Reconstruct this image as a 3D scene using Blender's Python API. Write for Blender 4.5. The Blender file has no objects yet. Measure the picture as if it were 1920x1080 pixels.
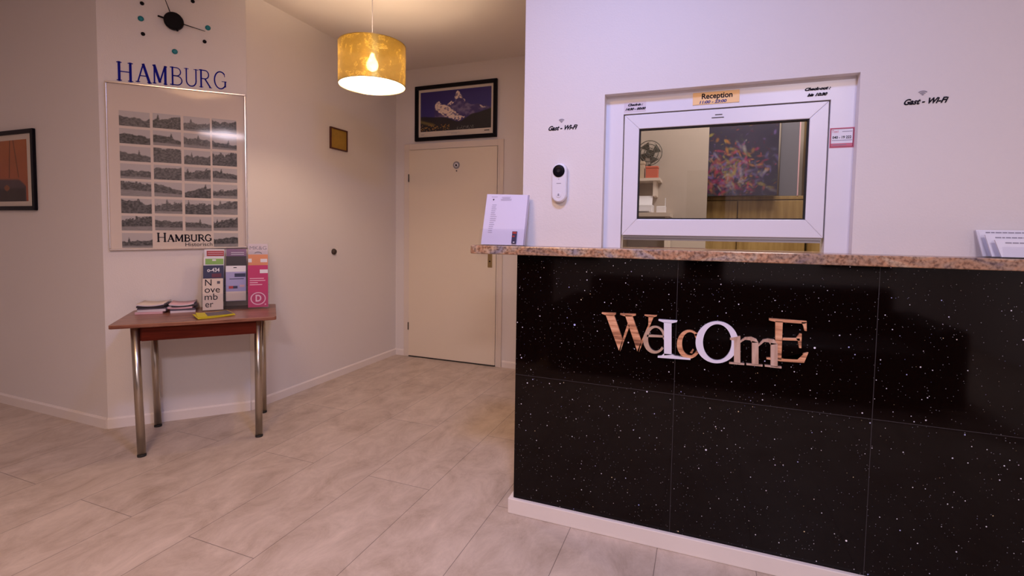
import bpy, bmesh, math, random
import numpy as np
from mathutils import Vector, Matrix
random.seed(4)
S = bpy.context.scene
COL = S.collection
PI = math.pi

# ------------------------------------------------------------------ camera
CR = Vector((0.93226, 0.36146, 0.01489)); CU = Vector((-0.03285, 0.04350, 0.99851)); CF = CR.cross(CU) * -1
FPX, CX, CY, CH = 920.17, 960.0, 484.4, 1.217
f_, pit, rol, yaw = FPX, -0.0526, 0.0149, -0.3693
_fw = Vector((math.sin(yaw), math.cos(yaw), 0)); _rt = Vector((math.cos(yaw), -math.sin(yaw), 0)); _up = Vector((0, 0, 1))
_f2 = _fw * math.cos(pit) + _up * math.sin(pit); _u2 = _up * math.cos(pit) - _fw * math.sin(pit)
CR = _rt * math.cos(rol) + _u2 * math.sin(rol); CU = _u2 * math.cos(rol) - _rt * math.sin(rol); CF = _f2
cd = bpy.data.cameras.new('camera'); cam = bpy.data.objects.new('camera', cd); COL.objects.link(cam)
cd.sensor_width = 36.0; cd.lens = FPX / 1920 * 36
cd.shift_y = -(540 - CY) / 1920
cd.clip_start = 0.05; cd.clip_end = 60
m = Matrix((CR, CU, -CF)).transposed().to_4x4(); m.translation = (0, 0, CH)
cam.matrix_world = m
S.camera = cam

def on(u, v, y):
    """the point where the line of sight through (u, v) meets the wall plane at depth y"""
    r = CR * ((u - CX) / FPX) - CU * ((v - CY) / FPX) + CF
    t = y / r.y
    return Vector((r.x * t, y, CH + r.z * t))

# ------------------------------------------------------------------ world, exposure, room lights and unseen fill lights
w = bpy.data.worlds.new('world'); S.world = w; w.use_nodes = True
w.node_tree.nodes['Background'].inputs[0].default_value = (0.02, 0.018, 0.02, 1)
w.node_tree.nodes['Background'].inputs[1].default_value = 0.5
S.view_settings.view_transform = 'Standard'; S.view_settings.look = 'None'
S.view_settings.gamma = 1.0; S.view_settings.use_curve_mapping = False
S.view_settings.exposure = 0.0
ZC = 2.741
def area(name, loc, size, power, col, size_y=None, rot=(0, 0, 0), spread=None):
    l = bpy.data.lights.new(name, 'AREA'); l.energy = power; l.color = col; l.size = size
    if size_y: l.shape = 'RECTANGLE'; l.size_y = size_y
    if spread: l.spread = spread
    o = bpy.data.objects.new(name, l); COL.objects.link(o); o.location = loc; o.rotation_euler = rot
    return o
area('unseen_panel_light', (-0.35, 0.95, ZC - 0.045), 0.28, 27.1, (0.315, 0.44, 1.0))
area('unseen_panel_light', (-1.2, 0.1, ZC - 0.045), 0.56, 31.6, (1.0, 0.563, 0.274))  # unseen fill, added for warm ambient light
area('unseen_panel_light', (0.9, -1.7, ZC - 0.045), 0.56, 94.6, (0.959, 0.85, 1.0))  # unseen fill behind the camera, added to raise the ambient light
area('office_light', (0.4, 3.1, ZC - 0.03), 0.5, 28.5, (1.0, 0.904, 0.822))

# ------------------------------------------------------------------ materials
def new_mat(name):
    mt = bpy.data.materials.new(name); mt.use_nodes = True
    return mt, mt.node_tree, mt.node_tree.nodes['Principled BSDF']
def mat(name, col, rough=0.5, metal=0.0, spec=0.5, var=0.0, vscale=8.0, bump=0.0, bscale=200.0, bdist=0.002, coat=0.0):
    mt, nt, b = new_mat(name)
    b.inputs['Base Color'].default_value = (*col, 1); b.inputs['Roughness'].default_value = rough
    b.inputs['Metallic'].default_value = metal; b.inputs['Specular IOR Level'].default_value = spec
    b.inputs['Coat Weight'].default_value = coat
    tc = nt.nodes.new('ShaderNodeTexCoord')
    n = nt.nodes.new('ShaderNodeTexNoise'); n.inputs['Scale'].default_value = vscale; n.inputs['Detail'].default_value = 4
    nt.links.new(tc.outputs['Object'], n.inputs['Vector'])
    mx = nt.nodes.new('ShaderNodeMixRGB'); mx.inputs[1].default_value = (*[c * (1 - var) for c in col], 1)
    mx.inputs[2].default_value = (*[min(1, c * (1 + var)) for c in col], 1)
    nt.links.new(n.outputs[0], mx.inputs[0]); nt.links.new(mx.outputs[0], b.inputs['Base Color'])
    if bump:
        n2 = nt.nodes.new('ShaderNodeTexNoise'); n2.inputs['Scale'].default_value = bscale; n2.inputs['Detail'].default_value = 3
        nt.links.new(tc.outputs['Object'], n2.inputs['Vector'])
        bp = nt.nodes.new('ShaderNodeBump'); bp.inputs['Strength'].default_value = bump; bp.inputs['Distance'].default_value = bdist
        nt.links.new(n2.outputs[0], bp.inputs['Height']); nt.links.new(bp.outputs[0], b.inputs['Normal'])
    return mt
def ramp(nt, fac, stops):
    r = nt.nodes.new('ShaderNodeValToRGB'); e = r.color_ramp.elements
    while len(e) > 1: e.remove(e[0])
    e[0].position = stops[0][0]; e[0].color = (*stops[0][1], 1)
    for p, c in stops[1:]:
        k = e.new(p); k.color = (*c, 1)
    nt.links.new(fac, r.inputs[0]); return r

M = {}
M['wall'] = mat('woodchip_paint', (0.78, 0.72, 0.68), 0.75, var=0.02, vscale=1.5, bump=0.35, bscale=150, bdist=0.0015)
M['ceil'] = mat('ceiling_paint', (0.80, 0.73, 0.66), 0.85, var=0.02, vscale=1.0, bump=0.2, bscale=90, bdist=0.001)
M['trim'] = mat('white_gloss_paint', (0.84, 0.76, 0.70), 0.45, var=0.03, vscale=6)
M['door'] = mat('cream_door_laminate', (0.80, 0.69, 0.54), 0.42, var=0.015, vscale=2)
M['doorframe'] = mat('painted_door_frame', (0.76, 0.66, 0.56), 0.4, var=0.02)
M['pvc'] = mat('white_window_plastic', (0.80, 0.77, 0.80), 0.3, var=0.01)
M['gasket'] = mat('dark_gasket', (0.02, 0.018, 0.02), 0.5, spec=0.15)
M['alu'] = mat('grey_aluminium_rail', (0.35, 0.34, 0.36), 0.35, metal=0.7)
M['black'] = mat('black_lacquer', (0.004, 0.003, 0.006), 0.35, var=0.1, spec=0.12)
M['ink'] = mat('black_ink', (0.008, 0.006, 0.014), 0.6, spec=0.1)
M['grey_ink'] = mat('grey_ink', (0.30, 0.28, 0.33), 0.7)
M['blue_ink'] = mat('blue_paint', (0.006, 0.008, 0.26), 0.6, spec=0.1, var=0.3, vscale=20)
M['steel'] = mat('brushed_steel', (0.50, 0.45, 0.38), 0.28, metal=1.0, var=0.05, vscale=30)
M['chrome'] = mat('silver_frame', (0.80, 0.74, 0.70), 0.22, metal=1.0)
M['rubber'] = mat('dark_rubber', (0.02, 0.018, 0.015), 0.7)
M['teal'] = mat('teal_enamel', (0.0, 0.20, 0.24), 0.4)
M['paper'] = mat('white_paper', (0.82, 0.80, 0.84), 0.6, var=0.01)
M['letterpaper'] = mat('printed_letter_paper', (0.70, 0.66, 0.82), 0.6, var=0.01)
M['offwhite'] = mat('offwhite_mat_board', (0.75, 0.66, 0.58), 0.7, var=0.02)
M['poster'] = mat('poster_paper', (0.74, 0.63, 0.56), 0.6, var=0.02)
M['brass'] = mat('brass_handle', (0.55, 0.42, 0.20), 0.3, metal=1.0, var=0.1)
M['hinge'] = mat('dark_bronze_hinge', (0.06, 0.04, 0.03), 0.5, metal=0.3)
M['gold_plate'] = mat('gold_leaf_panel', (0.42, 0.25, 0.035), 0.5, metal=0.2, var=0.2, vscale=40)
M['mahogany'] = mat('mahogany_frame', (0.085, 0.018, 0.008), 0.4, var=0.2, vscale=30)
M['sofa'] = mat('black_leather', (0.008, 0.008, 0.012), 0.5, var=0.1)
M['carpet'] = mat('dark_carpet', (0.01, 0.01, 0.016), 0.9)
M['magwhite'] = mat('magazine_paper', (0.70, 0.62, 0.66), 0.55, var=0.03)

def sol(name, c, rough=0.5): return mat(name, c, rough, var=0.04, vscale=15)
M['yellow'] = sol('yellow_print', (0.60, 0.50, 0.01)); M['navy'] = sol('navy_print', (0.02, 0.02, 0.08))
M['slate'] = sol('slate_print', (0.09, 0.07, 0.10)); M['magenta'] = sol('magenta_print', (0.52, 0.02, 0.13))
M['pinktext'] = sol('pink_lettering', (0.85, 0.55, 0.66)); M['green'] = sol('green_print', (0.25, 0.48, 0.10))
M['red'] = sol('red_print', (0.45, 0.03, 0.03)); M['purple'] = sol('violet_print', (0.26, 0.13, 0.26))
M['orange'] = sol('orange_print', (0.75, 0.30, 0.13)); M['lilac'] = sol('lilac_print', (0.38, 0.36, 0.62))
M['darkph'] = sol('dark_photo_print', (0.03, 0.02, 0.025)); M['maroon'] = sol('maroon_print', (0.12, 0.01, 0.04))
M['cream'] = sol('cream_print', (0.74, 0.62, 0.52)); M['pinkpaper'] = sol('pink_paper', (0.70, 0.42, 0.46))
M['signgold'] = mat('brass_sign_plate', (1.0, 0.62, 0.27), 0.42, var=0.06, vscale=10)
M['stickerpink'] = sol('pink_sticker', (0.62, 0.15, 0.22)); M['redink'] = sol('dark_red_ink', (0.28, 0.03, 0.06))
M['blueink2'] = sol('blue_small_print', (0.04, 0.03, 0.20))

# gold lamp shade (thin, lets some light through)
def shade_mat(name, col, trans, tcol, clear, rough, metal, crack):
    mt, nt, b = new_mat(name)
    out = nt.nodes['Material Output']
    b.inputs['Roughness'].default_value = rough; b.inputs['Metallic'].default_value = metal
    tc = nt.nodes.new('ShaderNodeTexCoord')
    n = nt.nodes.new('ShaderNodeTexNoise'); n.inputs['Scale'].default_value = 11; n.inputs['Detail'].default_value = 10; n.inputs['Roughness'].default_value = 0.72
    n.inputs['Distortion'].default_value = 0.6
    nt.links.new(tc.outputs['Object'], n.inputs['Vector'])
    r = ramp(nt, n.outputs[0], [(0.40, tuple(c * (0.85 if crack else 1) for c in col)), (0.55, col), (0.56, tuple(min(1, c * (1.5 if crack else 1)) for c in col)), (0.58, col)])
    nt.links.new(r.outputs[0], b.inputs['Base Color'])
    t = nt.nodes.new('ShaderNodeBsdfTranslucent')
    r2 = ramp(nt, n.outputs[0], [(0.545, tcol), (0.56, tuple(min(3, c * (6.0 if crack else 1)) for c in tcol)), (0.575, tcol), (0.62, tcol), (0.632, tuple(min(3, c * (6.0 if crack else 1)) for c in tcol)), (0.645, tcol)])
    nt.links.new(r2.outputs[0], t.inputs[0])
    m1 = nt.nodes.new('ShaderNodeMixShader'); m1.inputs[0].default_value = trans
    nt.links.new(b.outputs[0], m1.inputs[1]); nt.links.new(t.outputs[0], m1.inputs[2])
    tr = nt.nodes.new('ShaderNodeBsdfTransparent'); tr.inputs[0].default_value = (1, 0.85, 0.6, 1)
    m2 = nt.nodes.new('ShaderNodeMixShader'); m2.inputs[0].default_value = clear
    nt.links.new(m1.outputs[0], m2.inputs[1]); nt.links.new(tr.outputs[0], m2.inputs[2])
    nt.links.new(m2.outputs[0], out.inputs[0])
    return mt
M['shade_gold'] = shade_mat('gold_foil_shade', (0.45, 0.31, 0.06), 0.115, (0.56, 0.40, 0.07), 0.08, 0.33, 0.8, True)
M['shade_white'] = shade_mat('white_shade_lining', (0.9, 0.88, 0.82), 0.10, (0.9, 0.8, 0.5), 0.16, 0.6, 0.0, False)

# clear acrylic / window glass
def clear_mat(name, tint, gl, rough=0.02):
    mt, nt, b = new_mat(name); out = nt.nodes['Material Output']
    tr = nt.nodes.new('ShaderNodeBsdfTransparent'); tr.inputs[0].default_value = (*tint, 1)
    g = nt.nodes.new('ShaderNodeBsdfGlossy'); g.inputs['Roughness'].default_value = rough
    lw = nt.nodes.new('ShaderNodeFresnel'); lw.inputs[0].default_value = 1.45
    ge = nt.nodes.new('ShaderNodeNewGeometry'); bf = nt.nodes.new('ShaderNodeMath'); bf.operation = 'MULTIPLY_ADD'; bf.inputs[1].default_value = -gl; bf.inputs[2].default_value = gl
    nt.links.new(ge.outputs['Backfacing'], bf.inputs[0])
    mu = nt.nodes.new('ShaderNodeMath'); mu.operation = 'MULTIPLY'
    nt.links.new(lw.outputs[0], mu.inputs[0]); nt.links.new(bf.outputs[0], mu.inputs[1])
    mx = nt.nodes.new('ShaderNodeMixShader'); nt.links.new(mu.outputs[0], mx.inputs[0])
    nt.links.new(tr.outputs[0], mx.inputs[1]); nt.links.new(g.outputs[0], mx.inputs[2])
    nt.links.new(mx.outputs[0], out.inputs[0]); return mt
M['acrylic'] = clear_mat('clear_acrylic', (0.97, 0.97, 0.98), 0.8, 0.08)
M['glass'] = clear_mat('window_glass', (0.80, 0.80, 0.82), 1.0)
M['picglass'] = clear_mat('picture_glass', (0.98, 0.98, 0.97), 0.30, 0.06)
mt, nt, b = new_mat('bulb_glow'); b.inputs['Emission Color'].default_value = (1, 0.727, 0.496, 1); b.inputs['Emission Strength'].default_value = 298
b.inputs['Base Color'].default_value = (1, 0.9, 0.7, 1); M['bulb'] = mt
mt, nt, b = new_mat('unseen_light_diffuser'); b.inputs['Emission Color'].default_value = (1, 0.9, 0.9, 1); b.inputs['Emission Strength'].default_value = 1.2; M['diffuser'] = mt  # glow for the added ceiling fixtures, all out of view

# floor planks: 0.3457 m wide, 1.34 m long, half-lap
mt, nt, b = new_mat('stone_look_floor_planks'); M['floor'] = mt
tc = nt.nodes.new('ShaderNodeTexCoord'); sp = nt.nodes.new('ShaderNodeSeparateXYZ'); nt.links.new(tc.outputs['Object'], sp.inputs[0])
ax = nt.nodes.new('ShaderNodeMath'); ax.operation = 'ADD'; ax.inputs[1].default_value = -1.965 - 0.67 + 13.4; nt.links.new(sp.outputs[1], ax.inputs[0])
ay = nt.nodes.new('ShaderNodeMath'); ay.operation = 'ADD'; ay.inputs[1].default_value = 2.1988 + 40 * 0.3457; nt.links.new(sp.outputs[0], ay.inputs[0])
cb = nt.nodes.new('ShaderNodeCombineXYZ'); nt.links.new(ax.outputs[0], cb.inputs[0]); nt.links.new(ay.outputs[0], cb.inputs[1])
br = nt.nodes.new('ShaderNodeTexBrick'); nt.links.new(cb.outputs[0], br.inputs['Vector'])
br.offset = 0.5; br.offset_frequency = 2
br.inputs['Scale'].default_value = 1.0; br.inputs['Brick Width'].default_value = 1.34; br.inputs['Row Height'].default_value = 0.3457
br.inputs['Mortar Size'].default_value = 0.0016; br.inputs['Mortar Smooth'].default_value = 0.3; br.inputs['Bias'].default_value = 0
br.inputs['Color1'].default_value = (0.575, 0.472, 0.385, 1); br.inputs['Color2'].default_value = (0.615, 0.505, 0.412, 1); br.inputs['Mortar'].default_value = (0.24, 0.19, 0.16, 1)
mp = nt.nodes.new('ShaderNodeMapping'); mp.inputs['Scale'].default_value = (4.6, 2.8, 1); nt.links.new(tc.outputs['Object'], mp.inputs['Vector'])
n1 = nt.nodes.new('ShaderNodeTexNoise'); n1.inputs['Scale'].default_value = 1.4; n1.inputs['Detail'].default_value = 10; n1.inputs['Roughness'].default_value = 0.74; n1.inputs['Distortion'].default_value = 0.5
nt.links.new(mp.outputs[0], n1.inputs['Vector'])
r1 = ramp(nt, n1.outputs[0], [(0.32, (0.70, 0.66, 0.62)), (0.44, (0.88, 0.86, 0.84)), (0.55, (1.0, 1.0, 1.0)), (0.70, (1.16, 1.17, 1.18))])
mu = nt.nodes.new('ShaderNodeMixRGB'); mu.blend_type = 'MULTIPLY'; mu.inputs[0].default_value = 1
nt.links.new(br.outputs[0], mu.inputs[1]); nt.links.new(r1.outputs[0], mu.inputs[2]); nt.links.new(mu.outputs[0], b.inputs['Base Color'])
b.inputs['Roughness'].default_value = 0.42; b.inputs['Specular IOR Level'].default_value = 0.35
bp = nt.nodes.new('ShaderNodeBump'); bp.inputs['Strength'].default_value = 0.25; bp.inputs['Distance'].default_value = 0.002; bp.invert = True
nt.links.new(br.outputs['Fac'], bp.inputs['Height']); nt.links.new(bp.outputs[0], b.inputs['Normal'])

# granite
mt, nt, b = new_mat('polished_granite'); M['granite'] = mt
tc = nt.nodes.new('ShaderNodeTexCoord')
mp = nt.nodes.new('ShaderNodeMapping'); mp.inputs['Scale'].default_value = (1, 1.5, 2.0); mp.inputs['Rotation'].default_value = (0, 0.5, 0); nt.links.new(tc.outputs['Object'], mp.inputs['Vector'])
n1 = nt.nodes.new('ShaderNodeTexNoise'); n1.inputs['Scale'].default_value = 7; n1.inputs['Detail'].default_value = 6; n1.inputs['Distortion'].default_value = 1.4
nt.links.new(mp.outputs[0], n1.inputs['Vector'])
r1 = ramp(nt, n1.outputs[0], [(0.30, (0.17, 0.12, 0.13)), (0.40, (0.34, 0.22, 0.15)), (0.5, (0.42, 0.22, 0.12)), (0.58, (0.46, 0.32, 0.21)), (0.70, (0.26, 0.22, 0.24))])
n2 = nt.nodes.new('ShaderNodeTexNoise'); n2.inputs['Scale'].default_value = 95; n2.inputs['Detail'].default_value = 5; nt.links.new(tc.outputs['Object'], n2.inputs['Vector'])
r2 = ramp(nt, n2.outputs[0], [(0.36, (0.50, 0.45, 0.45)), (0.48, (0.95, 0.93, 0.90)), (0.62, (1.25, 1.25, 1.22))])
mu = nt.nodes.new('ShaderNodeMixRGB'); mu.blend_type = 'MULTIPLY'; mu.inputs[0].default_value = 1
nt.links.new(r1.outputs[0], mu.inputs[1]); nt.links.new(r2.outputs[0], mu.inputs[2]); nt.links.new(mu.outputs[0], b.inputs['Base Color'])
b.inputs['Roughness'].default_value = 0.22

# black sparkle stone
mt, nt, b = new_mat('black_sparkle_quartz'); M['quartz'] = mt
tc = nt.nodes.new('ShaderNodeTexCoord'); mp = nt.nodes.new('ShaderNodeMapping'); mp.inputs['Scale'].default_value = (1, 0, 1)
nt.links.new(tc.outputs['Object'], mp.inputs['Vector'])
prev = None
def speck(scale, off, rmin, rmax, gate, bright):
    mo = nt.nodes.new('ShaderNodeMapping'); mo.inputs['Location'].default_value = off; nt.links.new(mp.outputs[0], mo.inputs['Vector'])
    v = nt.nodes.new('ShaderNodeTexVoronoi'); v.voronoi_dimensions = '3D'; v.inputs['Scale'].default_value = scale
    nt.links.new(mo.outputs[0], v.inputs['Vector'])
    s = nt.nodes.new('ShaderNodeSeparateColor'); nt.links.new(v.outputs['Color'], s.inputs[0])
    mr = nt.nodes.new('ShaderNodeMapRange'); mr.inputs['To Min'].default_value = rmin * scale; mr.inputs['To Max'].default_value = rmax * scale
    nt.links.new(s.outputs[0], mr.inputs[0])
    lt = nt.nodes.new('ShaderNodeMath'); lt.operation = 'LESS_THAN'; nt.links.new(v.outputs['Distance'], lt.inputs[0]); nt.links.new(mr.outputs[0], lt.inputs[1])
    ga = nt.nodes.new('ShaderNodeMath'); ga.operation = 'GREATER_THAN'; ga.inputs[1].default_value = gate; nt.links.new(s.outputs[1], ga.inputs[0])
    ml = nt.nodes.new('ShaderNodeMath'); ml.operation = 'MULTIPLY'; nt.links.new(lt.outputs[0], ml.inputs[0]); nt.links.new(ga.outputs[0], ml.inputs[1])
    r = ramp(nt, s.outputs[2], [(0, tuple(c * bright for c in (0.95, 0.93, 1.0))), (0.75, tuple(c * bright for c in (0.9, 0.9, 1.0))), (0.86, tuple(c * bright for c in (0.45, 0.5, 1.0))), (0.97, tuple(c * bright for c in (1.0, 0.8, 0.45)))])
    m = nt.nodes.new('ShaderNodeMixRGB'); nt.links.new(ml.outputs[0], m.inputs[0]); nt.links.new(r.outputs[0], m.inputs[2])
    return m
ms = [speck(90, (3.1, 0.21, 1.7), 0.0007, 0.0014, 0.45, 0.22), speck(40, (0.4, 0.137, 0.9), 0.0012, 0.0023, 0.42, 0.75), speck(13, (7.7, 0.03, 2.3), 0.0018, 0.0042, 0.15, 1.0)]
ms[0].inputs[1].default_value = (0.0040, 0.0014, 0.0010, 1)
nt.links.new(ms[0].outputs[0], ms[1].inputs[1]); nt.links.new(ms[1].outputs[0], ms[2].inputs[1])
nt.links.new(ms[2].outputs[0], b.inputs['Base Color'])
b.inputs['Roughness'].default_value = 0.06; b.inputs['Specular IOR Level'].default_value = 0.20
M['seam'] = mat('dark_grout', (0.030, 0.024, 0.028), 0.6)

# wood kinds
def wood(name, cols, scale=(1, 1, 1), rough=0.45, ws=4.0, dist=6.0, spec=0.4):
    mt, nt, b = new_mat(name)
    tc = nt.nodes.new('ShaderNodeTexCoord'); mp = nt.nodes.new('ShaderNodeMapping'); mp.inputs['Scale'].default_value = scale
    nt.links.new(tc.outputs['Object'], mp.inputs['Vector'])
    n = nt.nodes.new('ShaderNodeTexNoise'); n.inputs['Scale'].default_value = ws; n.inputs['Detail'].default_value = 7; n.inputs['Roughness'].default_value = 0.6
    n.inputs['Distortion'].default_value = dist * 0.05
    nt.links.new(mp.outputs[0], n.inputs['Vector'])
    r = ramp(nt, n.outputs[0], [(0.36, cols[0]), (0.5, cols[1]), (0.64, cols[2])]); b.inputs['Specular IOR Level'].default_value = spec
    nt.links.new(r.outputs[0], b.inputs['Base Color']); b.inputs['Roughness'].default_value = rough
    return mt
M['tablewood'] = wood('reddish_walnut_laminate', [(0.17, 0.060, 0.034), (0.26, 0.10, 0.058), (0.34, 0.15, 0.09)], (2.5, 22, 22), 0.30, 2.0)
M['apron'] = wood('dark_red_wood', [(0.075, 0.009, 0.003), (0.10, 0.012, 0.004), (0.12, 0.017, 0.006)], (2, 20, 30), 0.6, 2.0, spec=0.1)
M['rustic'] = wood('rustic_striped_wood', [(0.16, 0.06, 0.03), (0.66, 0.30, 0.15), (0.85, 0.48, 0.28)], (3, 4, 40), 0.5, 1.6)
M['palewood'] = wood('pale_oak_veneer', [(0.42, 0.26, 0.18), (0.55, 0.36, 0.27), (0.62, 0.44, 0.34)], (25, 4, 5), 0.5, 2.0)
M['tanwood'] = wood('tan_painted_wood', [(0.46, 0.30, 0.20), (0.50, 0.34, 0.24), (0.55, 0.38, 0.27)], (5, 4, 20), 0.5, 2.0)
M['whitewood'] = mat('white_painted_wood', (0.80, 0.76, 0.86), 0.4, var=0.01)
M['cabinet'] = wood('ochre_cabinet_wood', [(0.26, 0.15, 0.045), (0.34, 0.21, 0.07), (0.42, 0.27, 0.10)], (14, 4, 1.5), 0.5, 1.5)
M['curtain'] = mat('grey_panel', (0.16, 0.15, 0.18), 0.8)
M['officewall'] = mat('office_wall_paint', (0.52, 0.43, 0.36), 0.8, var=0.02)
M['fan'] = mat('olive_grey_plastic', (0.10, 0.09, 0.07), 0.5)
M['redbox'] = mat('red_card', (0.62, 0.14, 0.08), 0.6)
M['beigebox'] = mat('beige_card', (0.55, 0.42, 0.30), 0.7)

# ------------------------------------------------------------------ helpers
def box(bm, x0, x1, y0, y1, z0, z1, mi=0, lean=0.0):
    vs = [bm.verts.new((x, y + (z - z0) * lean, z)) for z in (z0, z1) for y in (y0, y1) for x in (x0, x1)]
    for f in ((0, 2, 3, 1), (4, 5, 7, 6), (0, 1, 5, 4), (2, 6, 7, 3), (0, 4, 6, 2), (1, 3, 7, 5)):
        fc = bm.faces.new([vs[i] for i in f]); fc.material_index = mi
    return vs
def quad(bm, pts, mi=0):
    f = bm.faces.new([bm.verts.new(p) for p in pts]); f.material_index = mi; return f
def lathe(bm, prof, c=(0, 0, 0), seg=32, axis='Z', mi=0, cap=True):
    rings = []
    for r, h in prof:
        ring = []
        for i in range(seg):
            a = 2 * PI * i / seg
            p = (r * math.cos(a), r * math.sin(a), h)
            if axis == 'Y': p = (r * math.cos(a), h, r * math.sin(a))
            if axis == 'X': p = (h, r * math.cos(a), r * math.sin(a))
            ring.append(bm.verts.new((p[0] + c[0], p[1] + c[1], p[2] + c[2])))
        rings.append(ring)
    for a, b_ in zip(rings, rings[1:]):
        for i in range(seg):
            f = bm.faces.new((a[i], a[(i + 1) % seg], b_[(i + 1) % seg], b_[i])); f.smooth = True; f.material_index = mi
    if cap:
        for rg in (rings[0], rings[-1]):
            if len(rg) > 2:
                f = bm.faces.new(rg); f.material_index = mi
def tube(bm, pts, r, seg=10, mi=0):
    pts = [Vector(p) for p in pts]; rings = []
    for i, p in enumerate(pts):
        d = (pts[min(i + 1, len(pts) - 1)] - pts[max(i - 1, 0)]).normalized()
        s = d.cross(Vector((0, 0, 1)) if abs(d.z) < 0.9 else Vector((1, 0, 0))).normalized(); t = d.cross(s)
        rings.append([bm.verts.new(p + s * r * math.cos(2 * PI * k / seg) + t * r * math.sin(2 * PI * k / seg)) for k in range(seg)])
    for a, b_ in zip(rings, rings[1:]):
        for k in range(seg):
            f = bm.faces.new((a[k], a[(k + 1) % seg], b_[(k + 1) % seg], b_[k])); f.smooth = True; f.material_index = mi
    for rg in (rings[0], rings[-1]):
        bm.faces.new(rg).material_index = mi
def prism(bm, pts, d, mi=0):
    """pts: closed outline (Vectors), extruded along d"""
    a = [bm.verts.new(p) for p in pts]; b_ = [bm.verts.new(Vector(p) + Vector(d)) for p in pts]; n = len(a)
    for f in (a, list(reversed(b_))): bm.faces.new(f).material_index = mi
    for i in range(n):
        bm.faces.new((a[i], b_[i], b_[(i + 1) % n], a[(i + 1) % n])).material_index = mi
def ob(name, bm, mats, parent=None, bevel=0.0, tri=False):
    bmesh.ops.recalc_face_normals(bm, faces=bm.faces[:])
    me = bpy.data.meshes.new(name)
    if tri: bmesh.ops.triangulate(bm, faces=bm.faces[:])
    bm.to_mesh(me); bm.free()
    for q in (mats if isinstance(mats, (list, tuple)) else [mats]): me.materials.append(M[q] if isinstance(q, str) else q)
    o = bpy.data.objects.new(name, me); COL.objects.link(o)
    if parent: o.parent = parent
    if bevel:
        md = o.modifiers.new('b', 'BEVEL'); md.width = bevel; md.segments = 2; md.limit_method = 'ANGLE'; md.angle_limit = 0.6
    return o
def tag(o, label, cat, group=None):
    o['label'] = label; o['category'] = cat
    if group: o['group'] = group
    return o
def struct(o): o['kind'] = 'structure'; return o
def empty(name, loc, rz=0.0):
    o = bpy.data.objects.new(name, None); COL.objects.link(o); o.location = loc; o.rotation_euler = (0, 0, rz); o.empty_display_size = 0.05
    return o
def B(): return bmesh.new()
def text(name, body, size, mt, parent, loc, width=None, shear=0.0, thick=0.0008, bold=0.0, roll=0.0, align='CENTER', lean=0.0, sy=1.0):
    """lettering standing in the local XZ plane, facing -Y"""
    c = bpy.data.curves.new('t', 'FONT'); c.body = body; c.size = size; c.shear = shear; c.extrude = thick / 2; c.offset = bold
    c.align_x = align; c.align_y = 'CENTER'; c.resolution_u = 4
    t = bpy.data.objects.new('t', c); COL.objects.link(t)
    me = bpy.data.meshes.new_from_object(t.evaluated_get(bpy.context.evaluated_depsgraph_get()))
    bpy.data.objects.remove(t); me.name = name
    xs = [v.co.x for v in me.vertices]; wdt = max(xs) - min(xs); k = (width / wdt) if width else 1.0
    for v in me.vertices:
        x, y, z = v.co.x * k, v.co.y * sy, v.co.z
        x, y = x * math.cos(roll) - y * math.sin(roll), x * math.sin(roll) + y * math.cos(roll)
        v.co = (x + loc[0], loc[1] - z + y * lean, y + loc[2])
    me.materials.clear(); me.materials.append(M[mt])
    o = bpy.data.objects.new(name, me); COL.objects.link(o); o.parent = parent
    return o

# picture painter: a fine grid whose colours are the printed picture
mt, nt, b = new_mat('printed_picture'); at_ = nt.nodes.new('ShaderNodeAttribute'); at_.attribute_name = 'Col'
nt.links.new(at_.outputs['Color'], b.inputs['Base Color']); b.inputs['Roughness'].default_value = 0.45; M['print'] = mt
def srgb(*c): return np.array([(x / 255 / 12.92) if x < 10.3 else ((x / 255 + 0.055) / 1.055) ** 2.4 for x in c])
def vnoise(x, y, seed):
    rs = np.random.RandomState(seed); g = rs.rand(64, 64)
    xi, yi = np.floor(x).astype(int), np.floor(y).astype(int); fx, fy = x - xi, y - yi
    fx = fx * fx * (3 - 2 * fx); fy = fy * fy * (3 - 2 * fy)
    G = lambda a, b_: g[a % 64, b_ % 64]
    return (G(xi, yi) * (1 - fx) + G(xi + 1, yi) * fx) * (1 - fy) + (G(xi, yi + 1) * (1 - fx) + G(xi + 1, yi + 1) * fx) * fy
def fbm(x, y, seed, o=5):
    s, a, t = 0, 1, 0
    for k in range(o):
        s = s + a * vnoise(x * 2 ** k + 7 * k, y * 2 ** k + 3 * k, seed + k); t += a; a *= 0.55
    return s / t
def picture(name, x0, x1, y, z0, z1, nx, nz, fn, parent):
    """fn(u, v) -> colours, u to the right and v upwards in 0..1"""
    u = (np.arange(nx) ) / (nx - 1.0); v = (np.arange(nz)) / (nz - 1.0)
    U, V = np.meshgrid(u, v); co = np.stack([x0 + (x1 - x0) * U, np.full_like(U, y), z0 + (z1 - z0) * V], -1).reshape(-1, 3)
    C = np.clip(fn(U, V), 0, 1).reshape(-1, 3)
    i = np.arange(nx * nz).reshape(nz, nx)
    F = np.stack([i[:-1, :-1], i[:-1, 1:], i[1:, 1:], i[1:, :-1]], -1).reshape(-1, 4)
    me = bpy.data.meshes.new(name); me.from_pydata(co.tolist(), [], F.tolist())
    ca = me.color_attributes.new(name='Col', type='FLOAT_COLOR', domain='POINT')
    ca.data.foreach_set('color', np.concatenate([C, np.ones((len(C), 1))], 1).astype(np.float32).ravel())
    me.materials.append(M['print']); o = bpy.data.objects.new(name, me); COL.objects.link(o); o.parent = parent
    return o
def mixc(a, b_, t): return a * (1 - t[..., None]) + b_ * t[..., None]

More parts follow.
